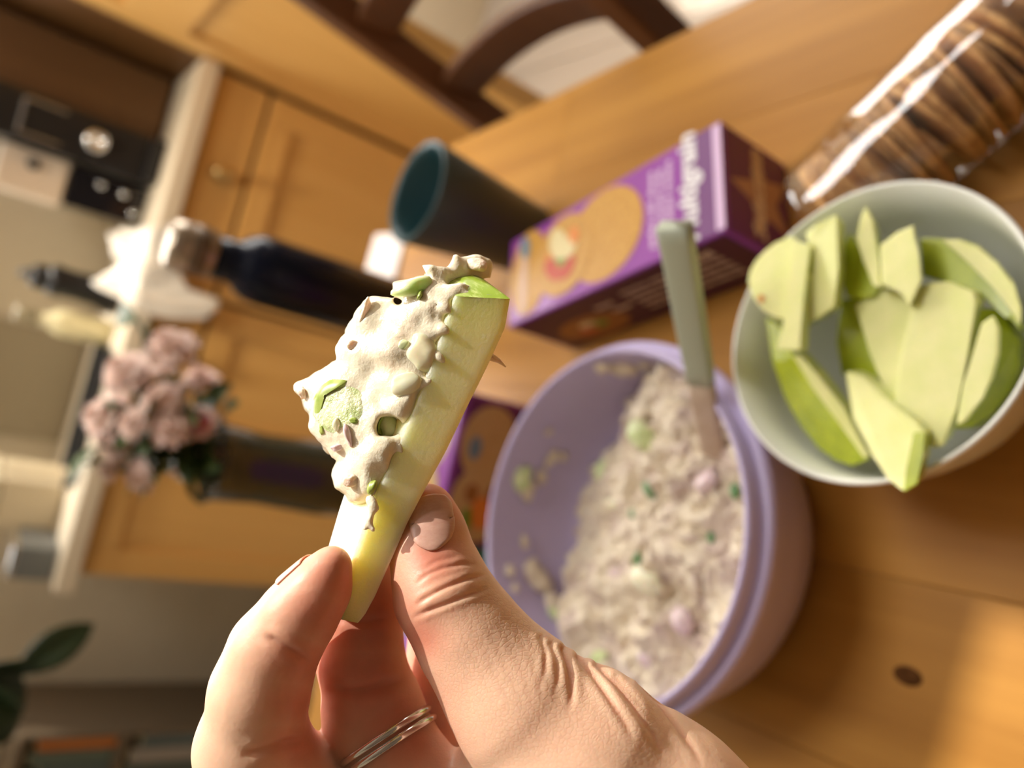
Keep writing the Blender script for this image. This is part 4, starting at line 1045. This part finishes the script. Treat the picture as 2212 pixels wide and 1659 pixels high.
V = np.empty(len(ev.vertices) * 3, np.float32); ev.vertices.foreach_get('co', V); V = V.reshape(-1, 3).astype(float)
NR = np.empty(len(ev.vertices) * 3, np.float32); ev.vertices.foreach_get('normal', NR); NR = NR.reshape(-1, 3).astype(float)
Q = np.empty(len(ev.loops), np.int32); ev.loops.foreach_get('vertex_index', Q); Q = Q.reshape(-1, 4)
tmp.evaluated_get(dg).to_mesh_clear(); bpy.data.objects.remove(tmp); bpy.data.meshes.remove(me)
# creases and folds pressed into the skin where the joints bend
PX = np.stack([CX + F_PX * V[:, 0] / -V[:, 2], CY - F_PX * V[:, 1] / -V[:, 2]], 1); DEP = -V[:, 2]
def seg_dist(P, pl):
    best = np.full(len(P), 1e9); along = np.zeros(len(P))
    for i, (a, b) in enumerate(zip(pl, pl[1:])):
        a, b = np.array(a, float), np.array(b, float); d = b - a
        t = np.clip(((P - a) @ d) / (d @ d), 0, 1); q = np.linalg.norm(P - a - t[:, None] * d, axis=1)
        m = q < best; best[m] = q[m]; along[m] = ((i + t) / (len(pl) - 1))[m]
    return best, along
creases = [  # polyline, width px, depth mm, depth range of the finger it belongs to (mm), bulge
    ([(893, 1266), (925, 1240), (956, 1228), (1000, 1218), (1034, 1222)], 4.2, .20, (-20, 9)),
    ([(893, 1310), (920, 1292), (956, 1272), (1005, 1252), (1056, 1240)], 4.6, .33, (-20, 9)),
    ([(888, 1336), (920, 1322), (956, 1308), (1010, 1286), (1066, 1268)], 4.6, .32, (-20, 9)),
    ([(905, 1238), (945, 1212), (1000, 1200)], 5, .10, (-20, 9)),
    ([(1216, 1402), (1226, 1430), (1234, 1462), (1236, 1500), (1228, 1540)], -6, .60, (-20, 24)),
    ([(1250, 1420), (1285, 1462), (1318, 1510), (1352, 1562), (1372, 1610)], -7, .50, (-20, 24)),
    ([(1290, 1436), (1332, 1480), (1372, 1530), (1412, 1590), (1436, 1640)], -7, .50, (-20, 24)),
    ([(1386, 1476), (1426, 1520), (1462, 1568), (1500, 1620), (1520, 1660)], -7, .45, (-20, 24)),
    ([(1330, 1462), (1380, 1520), (1430, 1590)], -5, .18, (-20, 24)),
    ([(1168, 1378), (1180, 1410), (1178, 1450), (1160, 1500)], -5, .20, (-20, 20)), ([(1190, 1392), (1205, 1430), (1206, 1470), (1195, 1510)], -5, .25, (-20, 20)),
    ([(566, 1368), (600, 1388), (640, 1412), (674, 1436)], 8, .6, (-14, 6)),
    ([(520, 1630), (560, 1622), (610, 1606), (662, 1590)], 9, .7, (-14, 12)),
    ([(700, 1490), (760, 1492), (820, 1484), (885, 1470)], 11, .9, (4, 30)),
    ([(712, 1330), (780, 1345), (860, 1335)], 9, .5, (4, 30)),
]
disp = np.zeros(len(V))
for pl_, wd, dp, (d0, d1) in creases:
    q, al = seg_dist(PX, pl_); ok = (DEP > D0 + d0 * .001) & (DEP < D0 + d1 * .001) & (NR[:, 2] > -.25)
    fade = np.clip(np.minimum(al, 1 - al) * 4.5, 0, 1) ** 1.3 if wd > 0 else np.clip((1 - al) * 1.8, 0, 1); wd = abs(wd)
    disp -= ok * fade * dp * .001 * (np.exp(-(q / wd) ** 2) - .42 * np.exp(-((q - 2.4 * wd) / (1.5 * wd)) ** 2))
rgn = np.exp(-((PX[:, 0] - 1130) / 170) ** 2 - ((PX[:, 1] - 1440) / 110) ** 2) * (DEP < D0 + .018)
rot = (PX[:, 0] * .75 - PX[:, 1] * .35)
disp += rgn * .000022 * np.sin(rot / 3.4 + 2.2 * vnoise(np.stack([PX[:, 0], PX[:, 1], PX[:, 0] * 0], 1) + 500, 1 / 40., 9))
disp += 0.00010 * vnoise(V + 5, 110, 8)
V = V + NR * disp[:, None]
W = to_world(V)
org = to_world(cpx(1128, 1522, 0))
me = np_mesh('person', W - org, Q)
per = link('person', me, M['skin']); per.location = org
tag(per, 'left hand of a person pinching an apple slice between thumb and fingers', 'person')
# skin tint: rosier pads and joints, deeper red painted on the shaded finger sides
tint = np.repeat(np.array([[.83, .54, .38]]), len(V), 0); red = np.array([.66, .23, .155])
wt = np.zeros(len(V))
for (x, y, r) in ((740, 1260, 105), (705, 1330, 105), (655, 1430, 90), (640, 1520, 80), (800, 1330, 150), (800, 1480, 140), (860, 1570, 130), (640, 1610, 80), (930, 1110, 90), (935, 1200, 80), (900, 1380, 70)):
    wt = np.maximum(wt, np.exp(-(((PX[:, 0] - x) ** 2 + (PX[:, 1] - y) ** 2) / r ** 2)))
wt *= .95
wt = np.maximum(wt, .35 * np.clip(-disp / .0003, 0, 1))  # crease shading painted in as a darker red
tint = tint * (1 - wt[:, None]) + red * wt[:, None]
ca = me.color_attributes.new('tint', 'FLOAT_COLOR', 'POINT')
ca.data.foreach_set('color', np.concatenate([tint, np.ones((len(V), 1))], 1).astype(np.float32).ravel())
wk = np.clip(np.exp(-((PX[:, 0] - 1170) / 260) ** 2 - ((PX[:, 1] - 1480) / 190) ** 2) * 1.6, 0, 1) * (DEP < D0 + .016) * (PX[:, 0] > 860) + .10
wa_ = me.attributes.new('wrinkle', 'FLOAT', 'POINT'); wa_.data.foreach_set('value', np.clip(wk, 0, 1).astype(np.float32))
# nails grown on the finger surface
bvh = BVHTree.FromPolygons([tuple(v) for v in V], [tuple(q) for q in Q.tolist()])
def nail(name, outline_fn, view, n=22, lift=.00035):
    """outline_fn(u, v) in [-1,1]^2 -> start point; cast along view onto the finger"""
    vs, fs = [], []
    for i in range(n + 1):
        for j in range(n + 1):
            u, v = 2 * i / n - 1, 2 * j / n - 1
            p = Vector(outline_fn(u, v)); vw = Vector(view(u)) if callable(view) else p.normalized(); p = p if view is not None else Vector((0, 0, 0)); h = bvh.ray_cast(p, vw)
            q = h[0] if h[0] is not None else p
            edge = max(abs(u), abs(v) if v < .8 else abs(u)); k = 1 - max(0, (edge - .86) / .14) * 1.2
            nn = h[1] if h[1] is not None else -vw
            nn = nn if nn.dot(vw) < 0 else -nn
            vs.append(np.array(q + nn * lift * k))
    for i in range(n):
        for j in range(n): fs.append((i * (n + 1) + j, i * (n + 1) + j + 1, (i + 1) * (n + 1) + j + 1, (i + 1) * (n + 1) + j))
    vs = smooth_np(np.array(vs), np.array(fs), 2)
    me = np_mesh(name, to_world(vs) - org, np.array(fs)); o = link(name, me, M['nail'], per, True)
    sm = o.modifiers.new('thick', 'SOLIDIFY'); sm.thickness = .0003; sm.offset = -1
    return o
def thumb_out(u, v):   # v: -1 cuticle .. 1 tip ; u across
    w_ = 48 * (1 - .06 * max(0, v)) * math.sqrt(max(.02, 1 - max(0, -v) ** 3.2 * .93)) * math.sqrt(1 - .55 * max(0, (v - .6) / .4) ** 2)
    cxp, cyp = 927 - 4 * v + 6, 1130 - 62 * v
    return cpx(cxp + u * w_, cyp - u * w_ * .16 + (8 * u * u if v > 0 else -10 * u * u), 0)
nail('thumb_nail', thumb_out, None)['label'] = 'short pink thumb nail with faint ridges'
AXI = np.array([.46, .88, .03]); AXI /= np.linalg.norm(AXI)
NI = np.array([-.80, .42, -.28]); NI -= AXI * (NI @ AXI); NI /= np.linalg.norm(NI); BI = np.cross(AXI, NI)
def index_dir(u): return NI * math.cos(.75 * u) + BI * math.sin(.75 * u)
def index_out(u, v): return cpx(688, 1262, -2.6) + AXI * .0040 * v * (1 - .25 * u * u) + index_dir(u) * .013
nail('finger_nail', index_out, lambda u: -index_dir(u), lift=.00025)
# ring on the middle finger
ra, rb = cpx(808, 1535, 19), cpx(878, 1650, 24)
axc = cpx(880, 1688, 14) - cpx(802, 1535, 20); axc /= np.linalg.norm(axc); rc = cpx(838, 1600, 18.5); rr = rpx(102, 18.5)
ctr = to_world(rc) - org; axr = Vector(to_world(rc + axc) - to_world(rc)).normalized()
for k_, off in enumerate((-.0011, .0013)):
    prof = [(rr, -.0009), (rr + .0010, -.0008), (rr + .0014, 0), (rr + .0010, .0008), (rr, .0009), (rr - .0003, 0), (rr, -.0009)]
    o = lathe('finger_ring', prof, M['silver'], per, 96, tuple(Vector(ctr) + axr * off), axr)
    o['label'] = 'thin silver band of a double finger ring'

# ------------------------------------------------------------------ the held apple slice
FL = np.array([(985, 640), (966, 690), (944, 755), (915, 838), (885, 908), (852, 985), (818, 1062), (787, 1148), (764, 1220), (748, 1280), (733, 1337)], float)
FR = np.array([(1103, 646), (1092, 708), (1055, 790), (1014, 872), (964, 976), (924, 1048), (881, 1130), (846, 1210), (810, 1290), (788, 1330), (774, 1346)], float)
def resample(P, n):
    d = np.r_[0, np.cumsum(np.linalg.norm(np.diff(P, axis=0), axis=1))]; t = np.linspace(0, d[-1], n)
    return np.stack([np.interp(t, d, P[:, i]) for i in range(2)], 1)
NL, NS = 60, 9
fl_, fr2 = resample(FL, NL), resample(FR, NL)
vs, fs, cls = [], [], []
ring_n = 4 * NS
WDEP = 17.0
def slab_ring(i):
    t = i / (NL - 1); a, b = fl_[i], fr2[i]
    back = np.array([-68, -50]) * (1 - t) + np.array([-52, -40]) * t; wd = WDEP * (1 - .25 * t)
    ca_ = cpx(*a, 0); cb = cpx(*b, 1.5); cc = cpx(*(b + back), wd + 1); cd_ = cpx(*(a + back), wd)
    out = []
    for p, q in ((ca_, cb), (cb, cc), (cc, cd_), (cd_, ca_)):
        for s in range(NS): out.append(p + (q - p) * (s / NS))
    out = np.array(out); c = out.mean(0)
    # round the long edges a little
    k_ = np.ones(ring_n)
    for c0 in range(0, ring_n, NS): k_[c0] = .985
    return c + (out - c) * k_[:, None]
for i in range(NL): vs += list(slab_ring(i))
vs = np.array(vs)
for i in range(NL - 1):
    for j in range(ring_n): fs.append((i * ring_n + j, i * ring_n + (j + 1) % ring_n, (i + 1) * ring_n + (j + 1) % ring_n, (i + 1) * ring_n + j))
vs = vs + (vnoise(vs + 5, 220, 21) * .00010)[:, None] * np.array([.6, .5, .6])
W = to_world(vs); org_a = W.mean(0)
bm = bmesh.new(); bv = [bm.verts.new(p - org_a) for p in W]
for f in fs: bm.faces.new([bv[k_] for k_ in f])
bmesh.ops.recalc_face_normals(bm, faces=bm.faces)
me = bpy.data.meshes.new('apple_slice'); bm.to_mesh(me); bm.free(); me.shade_smooth()
fa = mat('held_apple_flesh', (.86, .80, .42), .38, sss=.85, srad=(1, .80, .42), sscale=.013, attr='tint', c2=(.94, .89, .56), scale=420, contrast=(.55, .8), bump=.22, bscale=1300)
sl_ = link('apple_slice', me, fa); sl_.location = org_a
tag(sl_, 'pale yellow apple slice with green peel ends held between the fingers', 'apple slice')
t = np.repeat(np.linspace(0, 1, NL), ring_n)
jj = np.tile(np.arange(ring_n), NL)
gr = np.clip(1 - t / .22, 0, 1) ** 1.6 * .75 + np.clip((t - .955) / .045, 0, 1) * .6
colr = np.array([.98, .88, .43]) * (1 - gr[:, None]) + np.array([.70, .76, .20]) * gr[:, None]
ca = me.color_attributes.new('tint', 'FLOAT_COLOR', 'POINT')
ca.data.foreach_set('color', np.concatenate([colr, np.ones((len(colr), 1))], 1).astype(np.float32).ravel())
def cap_mesh(name, i, bulge, parent, inset=1.0):
    ring = slab_ring(i); c = ring.mean(0); other = slab_ring(i + (3 if i == 0 else -3)).mean(0); d = (c - other) / np.linalg.norm(c - other)
    K = 7; vv = []; ff = []
    for k_ in range(K):
        s = 1 - k_ / K; vv += list(c + (ring - c) * s * (1.004 if k_ == 0 else 1) + d * bulge * (1 - s * s))
    vv.append(c + d * bulge); vv = np.array(vv)
    for k_ in range(K - 1):
        for j in range(ring_n): ff.append((k_ * ring_n + j, k_ * ring_n + (j + 1) % ring_n, (k_ + 1) * ring_n + (j + 1) % ring_n, (k_ + 1) * ring_n + j))
    for j in range(ring_n): ff.append(((K - 1) * ring_n + j, (K - 1) * ring_n + (j + 1) % ring_n, K * ring_n))
    bm = bmesh.new(); b_ = [bm.verts.new(p) for p in to_world(vv) - org_a]
    for f in ff: bm.faces.new([b_[q] for q in f])
    return from_bm(name, bm, M['peel_streak'], parent, True)
M['peel_streak'] = mat('held_apple_peel', (.30, .44, .04), .3, c2=(.62, .72, .25), scale=1.0, stretch=(500, 160, 500), coat=.3, contrast=(.5, .7))
cap_mesh('peel', 0, .0022, sl_); cap_mesh('peel', NL - 1, .0008, sl_)

# ------------------------------------------------------------------ the tuna topping
POLY = np.array([(985, 640), (960, 615), (935, 596), (905, 600), (850, 612), (848, 626), (856, 645), (838, 646), (805, 640), (788, 652), (760, 690), (747, 715), (744, 738), (726, 748), (727, 764), (734, 774),
                 (700, 796), (676, 812), (660, 818), (640, 836), (644, 850), (660, 880), (668, 896), (672, 930), (690, 955), (704, 980), (724, 990), (734, 985), (722, 1008), (718, 1030), (726, 1055), (746, 1066), (750, 1082), (766, 1091),
                 (790, 1089), (806, 1080), (820, 1062), (838, 1020), (860, 968), (882, 920), (912, 850), (935, 790), (958, 720), (972, 675)], float)
sc_ = D0 / F_PX
xs0, xs1, ys0, ys1 = 600, 1125, 525, 1180
loT = np.array([(xs0 - CX) * sc_, -(ys1 - CY) * sc_, -D0 - .034]); hiT = np.array([(xs1 - CX) * sc_, -(ys0 - CY) * sc_, -D0 + .014])
GT = Grid(loT, hiT, .00046)
X, Y = np.meshgrid(GT.ax[0], GT.ax[1], indexing='ij')
pp = np.stack([CX + X / sc_, CY - Y / sc_], -1).reshape(-1, 2)
dist, _ = seg_dist(pp, list(map(tuple, POLY)) + [tuple(POLY[0])])
ins = np.zeros(len(pp), bool); xp, yp = pp[:, 0], pp[:, 1]
for (xa, ya), (xb, yb) in zip(POLY, np.roll(POLY, -1, 0)):
    c = ((ya > yp) != (yb > yp)); ins ^= c & (xp < (xb - xa) * (yp - ya) / (yb - ya + 1e-12) + xa)
s2 = (np.where(ins, -dist, dist) * sc_).reshape(X.shape).astype(np.float32)
Pn = np.stack([X, Y, X * 0], -1) + 5
s2 = s2 + .0003 * vnoise(Pn, 300, 31) + .0003 * vnoise(Pn, 750, 32)
dfl, _ = seg_dist(pp, list(map(tuple, FL)))
mid = -D0 - .0080 - .0120 * np.clip(dfl.reshape(X.shape) / 250, 0, 1.1)
half = .0085
Zt = GT.ax[2].reshape(1, 1, -1).astype(np.float32)
fr_z = .0017 * vnoise(Pn, 125, 33) + .0006 * vnoise(Pn, 300, 34) + .0013
r0 = .0055
a = (s2 + r0)[..., None]; b = np.abs(Zt - (mid[..., None] if hasattr(mid, 'shape') else mid)) - (half + fr_z - r0)[..., None]
FT = (np.minimum(np.maximum(a, b), 0) + np.sqrt(np.maximum(a, 0) ** 2 + np.maximum(b, 0) ** 2) - r0).astype(np.float32)
def cw(x, y, d): p = cpx(x, y, 0); p[2] = -(D0 + d * .001); return p
def rec(x, y): return 12.0 * min(1.1, seg_dist(np.array([[x, y]], float), list(map(tuple, FL)))[0][0] / 250) if x < np.interp(y, FL[:, 1], FL[:, 0]) else 0.0
def tube(rows, k=.0012):
    rows = [(x, y, r, d + rec(x, y)) for x, y, r, d in rows]
    for p, q in zip(rows, rows[1:]): GT.cone(FT, cw(p[0], p[1], p[3]), cw(q[0], q[1], q[3]), rpx(p[2]), rpx(q[2]), k)
tube([(914, 574, 4, 2), (930, 584, 9, 2), (952, 592, 13, 4), (980, 592, 16, 8), (998, 600, 12, 11)])
tube([(985, 556, 7, 10), (985, 575, 10, 10), (1000, 588, 12, 11)])
tube([(1000, 570, 16, 12), (1030, 564, 14, 13), (1050, 572, 11, 14), (1054, 586, 8, 14)])
tube([(955, 640, 22, 3), (976, 632, 16, 2), (996, 622, 9, 3), (1018, 622, 4, 5), (1034, 630, 3, 3)])
tube([(995, 594, 12, 12), (1035, 594, 7, 13), (1058, 600, 3, 14)]); tube([(1000, 612, 5, 7), (1040, 612, 3, 7.5), (1072, 622, 2, 6)]); tube([(985, 636, 6, 1.5), (1030, 634, 2.5, 2.5), (1065, 638, 2, 1.5)])
tube([(952, 650, 16, 1), (962, 664, 9, .3), (972, 672, 4, .2)])
tube([(945, 720, 14, 1), (958, 712, 8, .4), (966, 716, 4, .2)]); tube([(935, 760, 12, 1), (950, 770, 7, .3), (958, 782, 3, .2)])
tube([(915, 830, 12, 1), (928, 822, 6, .4)]); tube([(862, 955, 12, 1), (868, 975, 4, .2)])
tube([(800, 1080, 12, -1), (806, 1098, 8, -1), (800, 1120, 5, -1.2), (788, 1142, 5, -1)]); tube([(795, 1130, 3, -1.2), (806, 1142, 3, -1.4), (806, 1148, 2, -1.4)]); tube([(810, 1085, 6, -1), (816, 1100, 4, -1.3)])
tube([(660, 840, 22, 2), (645, 836, 12, 3)]); tube([(745, 735, 10, 2), (733, 755, 9, 1), (740, 775, 10, 1)])
tube([(740, 985, 14, 2), (722, 985, 8, 3)])
for x, y, r, d in ((800, 690, 48, -1), (850, 760, 55, -2.5), (780, 770, 45, -1.5), (720, 860, 45, 0), (770, 930, 40, -1.5), (800, 1000, 40, -1), (770, 1040, 38, 0), (890, 700, 40, -1), (870, 880, 30, -2), (700, 910, 30, 0), (840, 830, 30, -2.2), (950, 620, 20, 3), (800, 870, 26, -2.4)):
    p = cw(x, y, d + 3 + rec(x, y)); GT.cone(FT, p, p + 1e-6, rpx(r) * .72, rpx(r) * .72, .003)
for x, y, r in ((859, 652, 10), (943, 659, 6), (838, 922, 26)):                # gaps between the lumps
    c = cpx(x, y, 0); dxy = np.sqrt((GT.ax[0][:, None] - c[0]) ** 2 + (GT.ax[1][None] - c[1]) ** 2).astype(np.float32) + .0006 * vnoise(Pn, 600, 35)
    q = np.repeat((r * sc_ - dxy)[..., None], FT.shape[2], 2)
    if r > 20: q = np.where(Zt < -D0 - .0035 - rec(838, 922) * .001, -.01, q)
    FT = -smin(-FT, -q, .0010)
P3 = np.stack(np.meshgrid(*GT.ax, indexing='ij'), -1).astype(np.float32) + 5
near = np.abs(FT) < .004
FT[near] += (.00026 * vnoise(P3[near], 400, 36) + .00008 * vnoise(P3[near], 1000, 37) - .0003 * np.maximum(0, vnoise(P3[near], 260, 38) - .45)).astype(np.float32)
del P3
V, Q = GT.mesh(FT); V = smooth_np(V, Q, 3, .5)
V[:, :2] *= (-V[:, 2:3] / D0)
W = to_world(V); org_t = W.mean(0)
top = link('tuna_topping', np_mesh('tuna_topping', W - org_t, Q), M['mayo']); top.location = org_t
tag(top, 'creamy tuna mayonnaise salad heaped on the held apple slice', 'salad')
bvt = BVHTree.FromPolygons([tuple(v) for v in V], [tuple(q) for q in Q.tolist()])
def on_top(px, py):
    d = Vector(cpx(px, py, 0)); h = bvt.ray_cast(Vector((0, 0, 0)), d.normalized())
    return np.array(h[0]) if h[0] is not None else cpx(px, py, 0)
def bit(name, px, py, ax, ay, th, m, lift=.0, rot=0.0, seed=0, noise=.3):
    p = on_top(px, py); bm = bmesh.new(); bmesh.ops.create_icosphere(bm, subdivisions=3, radius=1.0)
    rg = np.random.default_rng(seed); kk = rg.normal(size=(5, 3)) * 2.2; ph = rg.uniform(0, 6, 5); c_, s_ = math.cos(rot), math.sin(rot)
    for v in bm.verts:
        q = np.array(v.co); q = q * (1 + noise * np.sin(kk @ q + ph).mean() * 1.5) * np.array([ax * sc_, ay * sc_, th])
        q = np.array([q[0] * c_ - q[1] * s_, q[0] * s_ + q[1] * c_, q[2] + lift]); v.co = Vector(to_world(p + q) - org_t)
    return from_bm(name, bm, m, top, True)
def patch_bit(name, outline, m, lift=.00025, parent=None, n=10):
    """a thin piece lying on the heap: outline in pixels, surface follows the heap"""
    O = np.array(outline, float); c = O.mean(0); vs = [on_top(*c)]; fs = []; N = len(O)
    for k_ in range(1, n + 1):
        for o_ in O:
            p = c + (o_ - c) * k_ / n; vs.append(on_top(*p))
    vs = np.array(vs); kz = np.r_[1, np.repeat([1 - (k_ / n) ** 4 * 1.9 for k_ in range(1, n + 1)], N)]
    z = vs[:, 2]; med = np.median(z); ok_ = np.abs(z - med) < .003; Am = np.c_[vs[:, :2], np.ones(len(vs))]; cf = np.linalg.lstsq(Am[ok_], z[ok_], rcond=None)[0]; pz = Am @ cf; vs[:, 2] = pz + .45 * np.clip(z - pz, -.0015, .0015) + lift * kz
    for j in range(N): fs.append((0, 1 + j, 1 + (j + 1) % N))
    for k_ in range(n - 1):
        for j in range(N): fs.append((1 + k_ * N + j, 1 + (k_ + 1) * N + j, 1 + (k_ + 1) * N + (j + 1) % N, 1 + k_ * N + (j + 1) % N))
    me = bpy.data.meshes.new(name); me.from_pydata([tuple(p) for p in to_world(vs) - org_t], [], fs); me.shade_smooth()
    return link(name, me, m, parent or top, True)
def arc(cx, cy, rx, ry, t0, t1, n=14): return [(cx + rx * math.cos(math.radians(t0 + (t1 - t0) * i / n)), cy - ry * math.sin(math.radians(t0 + (t1 - t0) * i / n))) for i in range(n + 1)]
patch_bit('cucumber_slice', arc(733, 880, 55, 58, 0, 345, 26), mat('cucumber_mayo', (.52, .62, .26), .3, c2=(.76, .77, .52), scale=300, sss=.3, sscale=.002, bump=.6, bscale=600), .0005)['label'] = 'pale green cucumber slice coated with mayonnaise'
patch_bit('cucumber_rind', arc(733, 880, 60, 64, 70, 215) + arc(733, 880, 49, 53, 215, 70), M['cuc_skin'], .0007)
patch_bit('cucumber_rind', [(688, 915), (698, 918), (702, 938), (694, 942), (688, 932)], M['cuc_skin'], .0006)
bit('cucumber_piece', 840, 922, 24, 36, .0022, mat('cucumber_wet', (.45, .50, .22), .22, c2=(.58, .62, .36), scale=260, sss=.3, sscale=.002), -.0006, .15, 3, .15)
patch_bit('cucumber_rind', [(822, 890), (830, 886), (824, 915), (821, 950), (815, 955), (814, 920)], M['cuc_skin'], .0012)
bit('cucumber_piece', 893, 622, 42, 21, .0022, mat('cucumber_clear', (.62, .74, .30), .18, c2=(.80, .86, .58), scale=300, sss=.5, srad=(.7, 1, .3), sscale=.004), .0012, .22, 5, .35)
patch_bit('cucumber_rind', [(905, 628), (915, 622), (914, 640), (906, 650), (898, 648)], M['cuc_skin'], .0015); patch_bit('cucumber_rind', [(893, 600), (902, 598), (905, 608), (897, 614)], M['cuc_skin'], .0015)
bit('onion_piece', 874, 822, 38, 23, .0011, M['onion_pale'], .0001, .35, 7, .4)
bit('onion_piece', 752, 938, 7, 26, .0012, M['onion'], .0003, .28, 8, .2); bit('onion_piece', 730, 966, 15, 9, .0012, M['onion'], .0002, .3, 9, .3)
bit('cucumber_piece', 806, 1050, 9, 17, .0012, M['cuc_skin'], .0003, -.35, 10, .3); bit('onion_piece', 728, 918, 9, 14, .0010, M['onion_pale'], .0003, 0, 11, .3)
bit('cucumber_piece', 870, 745, 16, 9, .0005, M['cucumber'], .0000, .8, 12, .3); bit('herb_piece', 765, 908, 11, 7, .0006, M['cuc_skin'], .0001, -.4, 13, .3)
bit('onion_piece', 915, 760, 34, 44, .0016, mat('onion_clear', (.84, .76, .50), .14, c2=(.88, .80, .58), scale=200, sss=.4, sscale=.003), -.0004, .3, 14, .2)
bit('tuna_flake', 788, 668, 11, 30, .0012, M['tuna'], .0003, -.45, 15, .3); bit('tuna_flake', 1032, 574, 22, 16, .0020, M['tuna'], .0008, -.3, 16, .3)
bit('tuna_flake', 760, 1035, 18, 14, .0010, M['tuna'], .0002, .4, 17, .3); bit('tuna_flake', 655, 848, 10, 14, .0010, M['tuna'], .0003, .2, 18, .3); bit('tuna_flake', 762, 745, 14, 10, .0009, M['tuna'], .0003, .6, 19, .3)
o = sweep('tuna_flake', [tuple(to_world(cpx(x, y, 8)) - org_t) for x, y in ((1040, 760), (1058, 770), (1078, 780), (1093, 793))], circ(.0010, 10), M['tuna'], top, up=tuple(R_CAM[:, 2]), scale=[1.1, 1.0, .55, .1])
